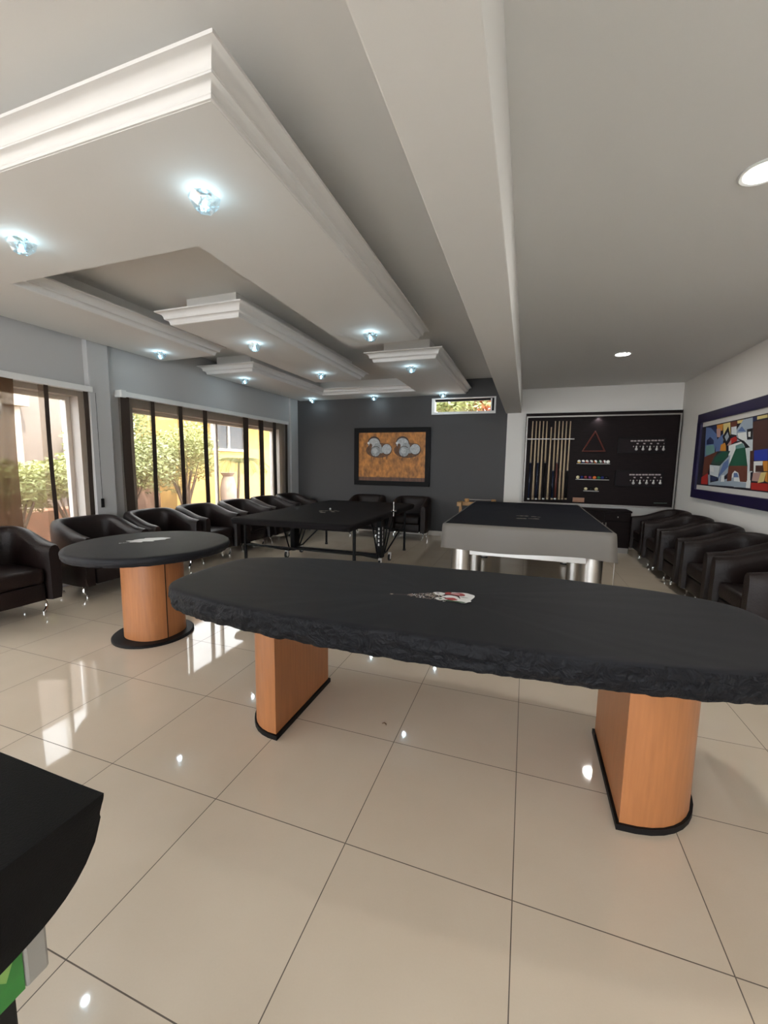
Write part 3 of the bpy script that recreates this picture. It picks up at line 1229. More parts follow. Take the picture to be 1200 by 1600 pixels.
# ------------------------------------------------------------------ pool table
qx0, qx1, qy0, qy1, qz = -0.755, 0.775, 3.99, 6.72, 0.84
QC = ((qx0 + qx1) / 2, (qy0 + qy1) / 2)
root = thing('pool_table', 'pool table on thick brushed steel cylinder legs, under a grey and black cover', 'table', (QC[0], QC[1], 0))
mb = MB()
mb.box(qx0 + 0.03, qx1 - 0.03, qy0 + 0.03, qy1 - 0.03, 0.68, 0.825, bev=0.01)
child(mb, 'table_body', BLACKTRIM, root, QC)
mb = MB()
mb.box(-0.49, 0.56, qy0 + 0.06, qy1 - 0.06, 0.535, 0.679, bev=0.004)
child(mb, 'apron', SILVER, root, QC)
for x, y in ((-0.60, 4.25), (0.63, 4.25), (-0.575, 5.33), (0.60, 5.33), (-0.555, 6.38), (0.60, 6.38)):
    mb = MB()
    r = 0.10 if y < 5 else 0.075
    mb.cyl(x, y, 0.03, 0.679, r, n=40)
    lg = child(mb, 'leg', BRUSHED, root, QC, 40)
    mb = MB()
    mb.cyl(x, y, 0.0, 0.03, r * 0.8, n=32)
    child(mb, 'foot', RUBBER, lg, QC, 40)
# cover: grey skirt with navy top
mb = MB()
NXg, NYg = 30, 44
bmq = mb.bm
g = [[bmq.verts.new((qx0 + 0.02 + (qx1 - qx0 - 0.04) * i / NXg, qy0 + 0.02 + (qy1 - qy0 - 0.04) * j / NYg,
                     qz + 0.003 * noise.noise(Vector((i * 0.2, j * 0.2, 5))))) for j in range(NYg + 1)] for i in range(NXg + 1)]
for i in range(NXg):
    for j in range(NYg):
        bmq.faces.new((g[i][j], g[i + 1][j], g[i + 1][j + 1], g[i][j + 1])).smooth = True
per = [(i, 0) for i in range(NXg)] + [(NXg, j) for j in range(NYg)] + [(i, NYg) for i in range(NXg, 0, -1)] + [(0, j) for j in range(NYg, 0, -1)]
cover = tag(mb.build('table_cover', POOLBLACK), 'navy black cover with grey skirt and a small white emblem, draped on the pool table', 'cover')
mb = MB()
rings = []
for (o_, z_) in ((-0.022, qz + 0.004), (0.0, qz - 0.002), (0.004, qz - 0.03), (0.007, qz - 0.10), (0.010, qz - 0.17), (0.014, qz - 0.245)):
    ring = []
    for (i, j) in per:
        x = qx0 + (qx1 - qx0) * i / NXg
        y = qy0 + (qy1 - qy0) * j / NYg
        nx = -1 if i == 0 else (1 if i == NXg else 0)
        ny = -1 if j == 0 else (1 if j == NYg else 0)
        w = (qz - z_) * 0.09 * noise.noise(Vector((x * 2.2, y * 2.2, z_ * 2 + 3)))
        zz = z_
        if z_ < qz - 0.2:
            zz += 0.012 * math.sin(x * 4 + y * 3) - 0.02 * max(0, 1 - abs(x - qx1) / 0.25 - abs(y - qy0) / 0.3)
        ring.append((x + nx * (o_ + w), y + ny * (o_ + w), zz))
    rings.append(ring)
vr = mb.rings(rings, POOLGREY, cap0=False, cap1=False)
mb.build('skirt', POOLGREY, cover)
mb = MB()
mb.tube([(qx1 + 0.012, qy0 + 0.06, 0.60), (qx1 + 0.014, qy0 + 0.065, 0.30)], 0.003, n=6)
mb.build('hanging_cord', SILVER, cover)
mb = MB()
for k in range(26):
    px = 809 + 33 * rng.random()
    t = (px - 809) / 33
    row = rng.random() < 0.5
    py = (805.2 + 2.2 * t if row else 809.5 + 1.0 * t) + rng.random() * 0.8
    p = on(px, py, 2, qz + 0.005)
    blob(mb, p.x, p.y, 0.022, 0.010, qz + 0.0055 + k * 0.00003, P_TAN, n=8)
mb.build('printed_emblem', None, cover)

# ------------------------------------------------------------------ wooden rail stand behind the pool table
WC = (-0.84, 7.72)
root = thing('wooden_stand', 'low honey wood stand with round posts and a grey rod, behind the pool table', 'stand', (WC[0], WC[1], 0))
mb = MB()
mb.box(-1.16, -0.53, 7.60, 7.66, 0.67, 0.74, bev=0.006)
mb.box(-1.16, -1.08, 7.42, 7.66, 0.67, 0.75, bev=0.006)
child(mb, 'rail', HONEY, root, WC)
for x in (-1.01, -0.53):
    mb = MB()
    mb.lathe(x, 7.64, [(0.035, 0.741), (0.045, 0.755), (0.045, 0.79), (0.036, 0.80)], n=16)
    child(mb, 'post_cap', HONEY, root, WC, 40)
mb = MB()
mb.tube([(-0.98, 7.64, 0.785), (-0.56, 7.64, 0.785)], 0.012, n=10)
child(mb, 'rod', STEEL, root, WC, 40)
for x in (-1.12, -0.56):
    mb = MB()
    mb.box(x - 0.025, x + 0.025, 7.60, 7.65, 0.0, 0.669, bev=0.004)
    child(mb, 'leg', HONEY, root, WC)

# ------------------------------------------------------------------ cue display panel
PXA, PXB, PZA, PZB = -0.045, 2.335, 0.745, 2.345
YP = 7.955
CC = ((PXA + PXB) / 2, YP, PZA)
root = thing('cue_display_board', 'large dark wenge display board with a thin silver frame holding cues, balls and counters', 'display board', CC)
mb = MB()
mb.box(PXA + 0.03, PXB - 0.03, YP, YB - 0.003, PZA + 0.02, PZB - 0.05)
child(mb, 'panel', WENGE, root, CC)
mb = MB()
mb.box(PXA, PXB, YP - 0.06, YB - 0.003, PZB - 0.05, PZB)
mb.box(PXA, PXA + 0.03, YP - 0.06, YB - 0.003, PZA + 0.02, PZB - 0.05)
mb.box(PXB - 0.03, PXB, YP - 0.06, YB - 0.003, PZA + 0.02, PZB - 0.05)
mb.box(PXA, PXB, YP - 0.06, YB - 0.003, PZA, PZA + 0.02)
child(mb, 'outer_frame', WENGE, root, CC)
mb = MB()
t = 0.022
mb.box(PXA + 0.01, PXB - 0.01, YP - 0.068, YP - 0.0605, PZB - 0.075, PZB - 0.052)
mb.box(PXA + 0.01, PXB - 0.01, YP - 0.068, YP - 0.0605, PZA, PZA + 0.024)
mb.box(PXA + 0.01, PXA + 0.032, YP - 0.068, YP - 0.0605, PZA + 0.024, PZB - 0.075)
mb.box(PXB - 0.032, PXB - 0.01, YP - 0.068, YP - 0.0605, PZA + 0.024, PZB - 0.075)
child(mb, 'silver_frame', STEEL, root, CC)
# tiny writing strip in the lower right corner
mb = MB()
for k in range(14):
    p = on(1022 + k * 1.5, 786 + 0.02 * k, 1, YP - 0.002)
    mb.box(p.x - 0.006, p.x + 0.006, YP - 0.002, YP - 0.0005, p.z - 0.006, p.z + 0.006)
child(mb, 'small_lettering', flat('dim_green_print', (0.06, 0.09, 0.07)), root, CC)


def pt1(x, y, yp=YP - 0.04):
    return on(820 + x * 0.116667, 640 + y * 0.116667, 1, yp)


def pt2(x, y, yp=YP - 0.04):
    return on(930 + x * 0.116667, 640 + y * 0.116667, 1, yp)


# cue rack: two short silver rails and a bottom ledge
c0, c1 = pt1(35, 395, YP - 0.06), pt1(338, 395, YP - 0.06)
c2, c3 = pt1(364, 395, YP - 0.06), pt1(665, 395, YP - 0.06)
rk = thing('cue_rack', 'silver two-piece cue rail on the left side of the dark display board', 'cue rack', (c0.x, YP, c0.z))
RC = (c0.x, YP, c0.z)
for a, b in ((c0, c1), (c2, c3)):
    mb = MB()
    mb.box(a.x, b.x, YP - 0.065, YP - 0.055, a.z - 0.010, a.z + 0.010, bev=0.002)
    mb.box(a.x + 0.02, a.x + 0.03, YP - 0.055, YP - 0.0005, a.z - 0.006, a.z + 0.006)
    mb.box(b.x - 0.03, b.x - 0.02, YP - 0.055, YP - 0.0005, a.z - 0.006, a.z + 0.006)
    child(mb, 'rail', STEEL, rk, RC)
bx = [47, 103, 148, 195, 245, 297, 360, 402, 455, 500, 545]
tx = [110, 158, 205, 253, 300, 357, 412, 465, 513, 562, 615]
ordn = ['first', 'second', 'third', 'fourth', 'fifth', 'sixth', 'seventh', 'eighth', 'ninth', 'tenth', 'eleventh']
look = {0: 'two-part cue with black lower half', 1: 'all pale wooden cue', 2: 'two-part cue with dark blue lower end', 3: 'all pale wooden cue',
        4: 'two-part cue with black lower half', 5: 'all pale wooden cue set lower than the rest', 6: 'two-part cue with navy lower half', 7: 'two-part cue with reddish lower half',
        8: 'all pale wooden cue', 9: 'all pale wooden cue', 10: 'two-part cue with a black butt'}
for i in range(11):
    a = pt1(bx[i], 1205, YP - 0.035)
    b = pt1(tx[i], 235 if i == 5 else 155, YP - 0.035)
    q = thing('pool_cue', '%s, %s from the left in the rack' % (look[i], ordn[i]), 'pool cue', a, 0, 'pool cues in the rack')
    full = i in (1, 3, 5, 8, 9)
    mid = 0.0 if full else 0.47 - 0.10 * (i in (6, 10))
    d = b - a
    if not full:
        mb = MB()
        mb.tube([a, a + d * mid], [0.018, 0.0145], n=12)
        child(mb, 'butt', [BLUEBLACK, PALE, BLUEBLACK, PALE, BLACKTRIM, PALE, BLUEBLACK, MAHOG, PALE, PALE, BLACKTRIM][i], q, a)
        mb = MB()
        mb.tube([a + d * mid, a + d * (mid + 0.012)], 0.0150, n=12)
        child(mb, 'joint_ring', STEEL, q, a)
        mb = MB()
        mb.tube([a + d * (mid + 0.012), b], [0.0145, 0.009], n=12)
        child(mb, 'shaft', PALE, q, a)
    else:
        mb = MB()
        mb.tube([a + d * 0.02, b], [0.019, 0.009], n=12)
        child(mb, 'shaft', PALE, q, a)
    mb = MB()
    mb.tube([a, a + d * 0.019], 0.0192, n=12)
    child(mb, 'bumper', WHITEPL if i in (0, 2, 4, 7) else PALE, q, a)

# triangle
A = pt1(947, 292)
Bq = pt1(775, 556)
Cq = pt1(1072, 556)
TC = (A.x, YP, Bq.z)
tr = thing('ball_triangle', 'reddish wooden ball triangle hung under the small lit spotlight', 'ball triangle', TC)
mb = MB()
for p, q in ((A, Bq), (A, Cq), (Bq, Cq)):
    mb.tube([(p.x, YP - 0.03, p.z), (q.x, YP - 0.03, q.z)], 0.012, n=4, smooth=False)
for p in (A, Bq, Cq):
    mb.sphere((p.x, YP - 0.03, p.z), 0.013, seg=8)
child(mb, 'frame', MAHOG, tr, TC)
mb = MB()
mb.tube([(A.x, YP - 0.045, A.z), (A.x, YP - 0.001, A.z)], 0.005, n=8)
child(mb, 'hook', STEEL, tr, TC)

BALLC = {'y': (0.70, 0.42, 0.06), 'w': (0.85, 0.83, 0.78), 'r': (0.45, 0.04, 0.02), 'b': (0.02, 0.03, 0.15), 'k': (0.01, 0.01, 0.01), 'p': (0.10, 0.02, 0.10),
         'o': (0.65, 0.16, 0.04), 'g': (0.02, 0.12, 0.05), 'm': (0.20, 0.03, 0.03), 'c': (0.70, 0.62, 0.38)}


def ball_mat(k):
    return mat('ball_' + k, BALLC[k], 0.12, spec=0.6)


shelf_rows = [((697, 1138, 722), [(725, 'y'), (780, 'b'), (832, 'r'), (887, 'p'), (945, 'o'), (1005, 'g'), (1062, 'm'), (1114, 'w')], 'top', True),
              ((683, 1125, 932), [(708, 'c'), (762, 'b'), (812, 'm'), (870, 'p'), (932, 'o'), (987, 'g'), (1038, 'b'), (1092, 'k')], 'middle', False),
              ((785, 988, 1087), [(813, 'c'), (885, 'k'), (955, 'c')], 'short bottom', False)]
cname = {'y': 'yellow', 'b': 'blue', 'r': 'red', 'p': 'purple', 'o': 'orange', 'g': 'green', 'm': 'maroon', 'w': 'white', 'c': 'pale yellow', 'k': 'black'}
for (x0, x1, yy), balls, nm, striped in shelf_rows:
    a, b = pt1(x0, yy), pt1(x1, yy)
    SC_ = (a.x, YP, a.z)
    sh = MB()
    sh.box(a.x, b.x, YP - 0.075, YP - 0.0005, a.z - 0.008, a.z + 0.006, bev=0.002)
    o = child(sh, 'ball_shelf', STEEL, None, SC_)
    o.location = SC_
    tag(o, '%s silver ball shelf on the dark display board' % nm, 'shelf', 'ball shelves')
    for k, (bxx, cc) in enumerate(balls):
        p = pt1(bxx, yy)
        c = (p.x, YP - 0.038, a.z + 0.0062 + 0.0285)
        bm_ = MB()
        bm_.sphere((0, 0, 0), 0.0285, seg=20)
        if striped and cc != 'w':
            km = bm_.mi(ball_mat('w'))
            kc = bm_.mi(ball_mat(cc))
            for f in bm_.bm.faces:
                f.material_index = kc if abs(f.calc_center_median().z + 0.006) < 0.012 else km
            lab = 'striped %s and white pool ball on the top shelf' % cname[cc]
            o = bm_.build('pool_ball', None)
        else:
            lab = '%s pool ball on the %s shelf' % (cname[cc], nm)
            o = bm_.build('pool_ball', ball_mat(cc))
        if nm == 'middle' and cc == 'b':
            lab += ', ' + ('second from its left end' if k == 1 else 'second from its right end')
        if nm == 'short bottom' and cc == 'c':
            lab += ', ' + ('its left ball' if k == 0 else 'its right ball')
        o.location = c
        o.rotation_euler = (0.5, 0.2 * k, 0)
        tag(o, lab, 'pool ball', 'pool balls on the ball shelves')

# plaque
a, b = pt1(638, 1235, YP - 0.003), pt1(797, 1182, YP - 0.003)
mb = MB()
mb.box(a.x, b.x, YP - 0.016, YP - 0.0005, a.z, b.z, bev=0.003)
PCQ = ((a.x + b.x) / 2, YP, a.z)
o = child(mb, 'wooden_plaque', mat('orange_brown_wood', (0.30, 0.13, 0.06), 0.4), None, PCQ)
o.location = PCQ
tag(o, 'small orange-brown wooden plaque at the bottom of the dark display board', 'plaque')

# little spotlights under the top frame
for x, y, lit, lb in ((pt1(512, 112), 0, False, 'unlit little spotlight over the pool cues'), (pt1(993, 108), 0, True, 'lit little spotlight over the ball triangle'),
                      (pt2(547, 97), 0, False, 'unlit little spotlight over the score counters')):
    p = x
    LC = (p.x, YP - 0.035, PZB - 0.0505)
    sp = thing('display_spotlight', lb, 'spotlight', LC, 0, 'spotlights of the display board')
    mb = MB()
    mb.lathe(0, 0, [(0.026, -0.012), (0.030, -0.006), (0.030, 0.0)], n=20)
    mb.build('housing', STEEL, sp, sharp=40)
    mb = MB()
    mb.lathe(0, 0, [(0.003, -0.017), (0.018, -0.016), (0.022, -0.0125)], n=20)
    mb.build('lens', BULB if lit else mat('dark_lens', (0.05, 0.05, 0.06), 0.1), sp)
    if lit:
        light('spot', 'SPOT', (0, 0, -0.02), 5.0, (0.9, 0.93, 1.0), parent=sp, spot_size=2.2, spot_blend=0.6, shadow_soft_size=0.015)

# score counters
for nm, (x0, x1, y0, y1), bulbs, by0, by1, dy, dx0, dx1, sy in (
        ('upper', (295, 955, 370, 580), [553, 643, 735, 826, 917], 484, 548, 420, 470, 930, 455),
        ('lower', (260, 920, 820, 1025), [512, 600, 690, 782, 873], 940, 1000, 872, 452, 885, 910)):
    a, b = pt2(x0, y1), pt2(x1, y0)
    OC = (a.x, YP, a.z)
    sc = thing('score_counter', '%s black wooden score counter with silver pegs on the display board' % nm, 'score counter', OC, 0, 'score counters')
    mb = MB()
    mb.box(a.x, b.x, YP - 0.022, YP - 0.0005, a.z, b.z)
    child(mb, 'backboard', mat('counter_panel', (0.010, 0.005, 0.006), 0.5, spec=0.15), sc, OC)
    mb = MB()
    t = 0.018
    mb.box(a.x, b.x, YP - 0.04, YP - 0.0225, b.z - t, b.z)
    mb.box(a.x, b.x, YP - 0.04, YP - 0.0225, a.z, a.z + t)
    mb.box(a.x, a.x + t, YP - 0.04, YP - 0.0225, a.z + t, b.z - t)
    mb.box(b.x - t, b.x, YP - 0.04, YP - 0.0225, a.z + t, b.z - t)
    child(mb, 'rim', BLACKTRIM, sc, OC)
    IV = mat('ivory_mark', (0.45, 0.38, 0.36), 0.5)

    def mark(p, hw, hh, nm2):
        mb = MB()
        mb.box(p.x - hw, p.x + hw, YP - 0.0255, YP - 0.0225, p.z - hh, p.z + hh, bev=0.001)
        child(mb, nm2, IV, sc, OC)
    for g_ in range(5):
        for h_ in range(2):
            cx = dx0 + (dx1 - dx0) * (g_ + 0.25 + 0.46 * h_) / 5
            mark(pt2(cx, dy - (8 * (g_ / 4) if nm == 'upper' else 0), YP - 0.024), 0.019, 0.011, 'number_plate')
        mark(pt2(bulbs[g_] + 15, sy, YP - 0.024), 0.014, 0.010, 'score_mark')
        mark(pt2(bulbs[g_] - 40, (by0 + by1) / 2 - 22, YP - 0.024), 0.007, 0.009, 'score_mark')
    for xx in bulbs:
        p, q = pt2(xx, by0), pt2(xx, by1)
        h = p.z - q.z
        mb = MB()
        mb.lathe(p.x, YP - 0.045, [(0.004, q.z - 0.004), (0.018, q.z + 0.005), (0.0225, q.z + h * 0.25), (0.014, q.z + h * 0.5), (0.009, q.z + h * 0.65), (0.012, q.z + h * 0.9), (0.004, p.z)], n=14)
        mb.tube([(p.x, YP - 0.05, q.z + h * 0.5), (p.x, YP - 0.0225, q.z + h * 0.5)], 0.004, n=6)
        child(mb, 'peg', SILVER, sc, OC)

# low cabinet under the board
CBX0, CBX1, CBY0, CBZ = 0.10, 1.66, 7.56, 0.70
CB = ((CBX0 + CBX1) / 2, (CBY0 + 7.95) / 2, 0)
root = thing('low_cabinet', 'low black cabinet with slim silver handles under the cue display board', 'cabinet', CB)
mb = MB()
mb.box(CBX0, CBX1, CBY0 + 0.02, 7.98, 0.0, CBZ - 0.03)
child(mb, 'body', BLACKTRIM, root, CB)
mb = MB()
mb.box(CBX0 - 0.01, CBX1 + 0.01, CBY0, 7.985, CBZ - 0.029, CBZ, bev=0.003)
child(mb, 'top', WENGE, root, CB)
nd = 4
for k in range(nd):
    w = (CBX1 - CBX0) / nd
    xa = CBX0 + k * w + 0.004
    xb = xa + w - 0.008
    mb = MB()
    mb.box(xa, xb, CBY0 + 0.002, CBY0 + 0.0198, 0.53, 0.664, bev=0.002)
    dr = child(mb, 'drawer', WENGE, root, CB)
    mb = MB()
    mb.sphere(((xa + xb) / 2, CBY0 - 0.012, 0.60), 0.014, seg=10)
    child(mb, 'knob', CHROME, dr, CB)
    mb = MB()
    mb.box(xa, xb, CBY0 + 0.002, CBY0 + 0.0198, 0.09, 0.524, bev=0.002)
    dr = child(mb, 'door', WENGE, root, CB)
    mb = MB()
    hx = xb - 0.02 if k % 2 == 0 else xa + 0.02
    mb.tube([(hx, CBY0 - 0.02, 0.12), (hx, CBY0 - 0.02, 0.50)], 0.007, n=8)
    mb.tube([(hx, CBY0 - 0.02, 0.15), (hx, CBY0 + 0.002, 0.15)], 0.004, n=6)
    mb.tube([(hx, CBY0 - 0.02, 0.47), (hx, CBY0 + 0.002, 0.47)], 0.004, n=6)
    child(mb, 'handle', STEEL, dr, CB)
mb = MB()
mb.box(CBX0 + 0.01, CBX1 - 0.01, CBY0 + 0.008, CBY0 + 0.0198, 0.0, 0.085)
child(mb, 'plinth', STEEL, root, CB)

# ------------------------------------------------------------------ framed painting on charcoal wall
FX0, FX1, FZ0, FZ1 = -3.415, -1.80, 0.975, 2.145
FC = ((FX0 + FX1) / 2, 8.0, FZ0)
root = thing('framed_painting', 'ochre painting of two rounded grey birds in a wide black frame on the charcoal wall', 'painting', FC)
w = 0.095
mb = MB()
mb.box(FX0, FX1, 7.945, 7.998, FZ0, FZ0 + w, bev=0.006)
mb.box(FX0, FX1, 7.945, 7.998, FZ1 - w, FZ1, bev=0.006)
mb.box(FX0, FX0 + w, 7.9455, 7.9975, FZ0 + w - 0.006, FZ1 - w + 0.006)
mb.box(FX1 - w, FX1, 7.9455, 7.9975, FZ0 + w - 0.006, FZ1 - w + 0.006)
child(mb, 'frame', BLACKTRIM, root, FC)
mb = MB()
mb.box(FX0 + w, FX1 - w, 7.972, 7.995, FZ0 + w, FZ1 - w, GOLD)
gl = mat('art_reflection_band', (0.11, 0.045, 0.02), 0.5, var=0.5, vscale=20, stretch=(1, 1, 0.3))
dk = flat('art_dark_brown', (0.05, 0.022, 0.010))
gy = mat('art_grey', (0.30, 0.31, 0.31), 0.6, var=0.25, vscale=25)
gy2 = mat('art_light_grey', (0.45, 0.46, 0.46), 0.6, var=0.2, vscale=25)
wh = flat('art_white', (0.75, 0.72, 0.66))


def fpt(cx, cy, yy):
    # zoomed-crop position -> canvas point
    return on(540 + cx * 0.216667, 600 + cy * 0.216667, 1, yy)


def disc(mb, cx, cy, r, yy, m, sx=1.0, sz=1.0, n=28, a0=0, a1=2 * PI):
    c = fpt(cx, cy, yy)
    R = r * 0.0028
    pts = [(c.x + R * sx * math.cos(a0 + (a1 - a0) * k / n), yy, c.z + R * sz * math.sin(a0 + (a1 - a0) * k / n)) for k in range(n)]
    mb.poly(pts, m)


a = fpt(102, 668, 7.9715)
mb.poly([(FX0 + w, 7.9715, FZ0 + w), (FX1 - w, 7.9715, FZ0 + w), (FX1 - w, 7.9715, a.z), (FX0 + w, 7.9715, a.z)], gl)
for ox in (0, 205):
    disc(mb, 240 + ox, 478, 88, 7.9712, mat('art_shadow_brown', (0.13, 0.055, 0.018), 0.6, var=0.4, vscale=18), sx=1.15, sz=0.62)
    disc(mb, 205 + ox, 425, 50, 7.9710, dk, sz=0.95)
    disc(mb, 205 + ox, 430, 45, 7.9708, gy2, sz=0.88)
    disc(mb, 232 + ox, 455, 30, 7.9706, gy)
    disc(mb, 216 + ox, 487, 40, 7.9704, dk)
    disc(mb, 216 + ox, 487, 36, 7.9702, gy)
    disc(mb, 212 + ox, 482, 20, 7.9700, gy2)
    disc(mb, 296 + ox, 470, 40, 7.9704, dk)
    disc(mb, 296 + ox, 470, 36, 7.9702, gy2)
    disc(mb, 258 + ox, 478, 22, 7.9703, gy)
    disc(mb, 165 + ox, 426, 8, 7.9700, wh)
    disc(mb, 180 + ox, 447, 15, 7.9699, mat('art_shadow_brown', (0.13, 0.055, 0.018)), sx=0.8, sz=1.2)
    for lx in (190, 208, 270, 300):
        p, q = fpt(lx + ox, 515, 7.97), fpt(lx + ox - 6, 545, 7.97)
        mb.poly([(p.x - 0.005, 7.970, p.z), (p.x + 0.005, 7.970, p.z), (q.x + 0.004, 7.970, q.z), (q.x - 0.004, 7.970, q.z)], dk)
bmesh.ops.translate(mb.bm, verts=mb.bm.verts, vec=(-FC[0], -FC[1], -FC[2]))
mb.build('canvas', None, root)

# ------------------------------------------------------------------ coloured painting on right wall
GY0, GY1, GZ0, GZ1 = 4.35, 7.15, 0.995, 2.18
GC = (XR, (GY0 + GY1) / 2, GZ0)
root = thing('framed_painting', 'large bright abstract painting in a dark blue frame on the right white wall', 'painting', GC)
FBLUE = mat('frame_dark_blue', (0.010, 0.006, 0.040), 0.4, var=0.3, vscale=3)
MATB = flat('mat_board_grey', (0.55, 0.53, 0.50))
w = 0.125
mb = MB()
mb.box(XR - 0.05, XR - 0.002, GY0, GY1, GZ0, GZ0 + w, bev=0.008)
mb.box(XR - 0.05, XR - 0.002, GY0, GY1, GZ1 - w, GZ1, bev=0.008)
mb.box(XR - 0.0495, XR - 0.0025, GY0, GY0 + w, GZ0 + w - 0.008, GZ1 - w + 0.008)
mb.box(XR - 0.0495, XR - 0.0025, GY1 - w, GY1, GZ0 + w - 0.008, GZ1 - w + 0.008)
child(mb, 'frame', FBLUE, root, GC)
mb = MB()
mb.box(XR - 0.022, XR - 0.003, GY0 + w, GY1 - w, GZ0 + w, GZ1 - w)
child(mb, 'mat_board', MATB, root, GC)
mb = MB()
XA_ = XR - 0.0225
mb.box(XA_ - 0.001, XA_, GY0 + w, GY1 - w, GZ0 + w + 0.062, GZ1 - w - 0.062, flat('art_black', (0.012, 0.010, 0.02)))
CLR = {'blu': (0.10, 0.16, 0.33), 'nav': (0.02, 0.03, 0.09), 'gry': (0.30, 0.36, 0.42), 'lgt': (0.55, 0.60, 0.62), 'wht': (0.68, 0.70, 0.68), 'grn': (0.015, 0.09, 0.05),
       'tea': (0.14, 0.28, 0.26), 'brn': (0.13, 0.04, 0.025), 'dbr': (0.07, 0.028, 0.022), 'red': (0.38, 0.02, 0.015), 'org': (0.55, 0.22, 0.03), 'yel': (0.62, 0.50, 0.20),
       'cob': (0.02, 0.04, 0.32), 'pnk': (0.42, 0.25, 0.22), 'dgn': (0.03, 0.06, 0.05), 'blk': (0.01, 0.01, 0.014)}
polys = [  # crop pixels of the zoomed photo (945x1600 for 130x220)
    ('blu', [(245, 480), (360, 460), (370, 640), (330, 800), (225, 830)]), ('nav', [(245, 480), (365, 455), (360, 570), (300, 500)]),
    ('tea', [(240, 700), (330, 690), (345, 790), (235, 810)]), ('nav', [(250, 640), (290, 600), (330, 640), (330, 680), (250, 690)]),
    ('org', [(365, 455), (440, 440), (430, 530), (370, 530)]), ('pnk', [(362, 510), (410, 505), (405, 610), (365, 600)]),
    ('yel', [(440, 440), (520, 425), (520, 580), (440, 640)]), ('blu', [(360, 640), (440, 560), (430, 760), (350, 770)]), ('org', [(410, 690), (470, 660), (470, 760), (400, 760)]),
    ('brn', [(520, 425), (600, 410), (590, 500), (530, 500)]), ('yel', [(600, 410), (670, 395), (650, 440), (600, 450)]), ('lgt', [(530, 490), (590, 480), (590, 580), (530, 570)]),
    ('gry', [(670, 395), (775, 375), (775, 640), (590, 650), (590, 520)]), ('wht', [(600, 560), (700, 545), (710, 640), (620, 640)]), ('blu', [(600, 540), (650, 480), (695, 540)]),
    ('blk', [(708, 515), (775, 500), (770, 630), (710, 630)]), ('wht', [(722, 545), (750, 540), (748, 600), (724, 600)]),
    ('wht', [(500, 700), (690, 640), (760, 760), (740, 1180), (560, 1170), (500, 1000)]), ('lgt', [(690, 640), (775, 630), (770, 1000), (720, 1010)]),
    ('brn', [(225, 830), (380, 760), (300, 900), (260, 1010), (200, 1050)]), ('red', [(190, 1060), (265, 1010), (260, 1140), (185, 1135)]),
    ('dgn', [(330, 830), (420, 760), (520, 760), (470, 860), (410, 930), (300, 910)]), ('grn', [(340, 840), (440, 770), (500, 780), (440, 870), (340, 890)]),
    ('lgt', [(285, 920), (400, 930), (380, 1060), (285, 1030)]), ('gry', [(400, 930), (520, 800), (500, 1000), (380, 1120)]), ('nav', [(285, 1040), (370, 1060), (350, 1110), (285, 1090)]),
    ('wht', [(285, 940), (330, 945), (330, 1000), (290, 990)]), ('blu', [(440, 900), (500, 850), (495, 940), (370, 1080)]), ('gry', [(265, 1030), (290, 1030), (290, 1120), (560, 1060), (560, 1165), (270, 1145)]),
    ('wht', [(420, 1040), (450, 1030), (450, 1110), (410, 1110)]),
    ('blk', [(430, 600), (497, 480), (520, 590), (472, 700)]), ('gry', [(455, 600), (490, 545), (505, 600), (475, 650)]),
    ('red', [(520, 620), (590, 590), (600, 640), (520, 690)]), ('pnk', [(480, 700), (530, 630), (530, 690)]),
    ('blk', [(560, 590), (680, 650), (745, 720), (690, 730), (670, 680)]), ('tea', [(580, 700), (660, 670), (690, 730), (580, 740)]),
    ('grn', [(580, 740), (690, 720), (715, 930), (500, 930)]), ('brn', [(500, 930), (715, 930), (710, 1115), (630, 1110), (610, 1010), (570, 985), (540, 1020), (530, 1100), (480, 1105)]),
    ('blu', [(560, 1010), (600, 1010), (615, 1060), (555, 1060)]), ('gry', [(540, 1100), (700, 1120), (700, 1180), (545, 1165)]), ('wht', [(705, 1100), (752, 1095), (745, 1185), (695, 1180)]),
    ('dbr', [(778, 430), (945, 400), (945, 740), (778, 760)]), ('yel', [(828, 360), (945, 330), (945, 380), (825, 405)]), ('nav', [(775, 375), (828, 360), (825, 405), (778, 430)]),
    ('dbr', [(745, 760), (790, 755), (785, 990), (740, 990)]), ('cob', [(790, 755), (945, 735), (945, 870), (790, 870)]), ('wht', [(787, 880), (890, 875), (880, 1000), (785, 1010)]),
    ('dbr', [(808, 925), (900, 925), (890, 1000), (805, 1000)]), ('org', [(890, 875), (945, 870), (945, 990), (900, 990)]), ('pnk', [(780, 1010), (870, 1005), (850, 1110), (765, 1100)]),
    ('yel', [(870, 1005), (930, 1000), (900, 1110), (830, 1125)]), ('red', [(755, 1120), (945, 1130), (945, 1250), (755, 1215)]), ('org', [(930, 1000), (945, 1000), (945, 1120), (910, 1100)])]
zlo, zhi = GZ0 + w + 0.075, GZ1 - w - 0.075
for k, (c, pp) in enumerate(polys):
    xx = XA_ - 0.0012 - k * 0.00004
    pts = []
    for cx, cy in pp:
        p = on(1070 + cx * 130 / 945, 600 + cy * 130 / 945, 0, XA_)
        pts.append((xx, min(GY1 - w - 0.01, p.y), min(zhi, max(zlo, p.z))))
    mb.poly(pts, flat('art_' + c, CLR[c]))
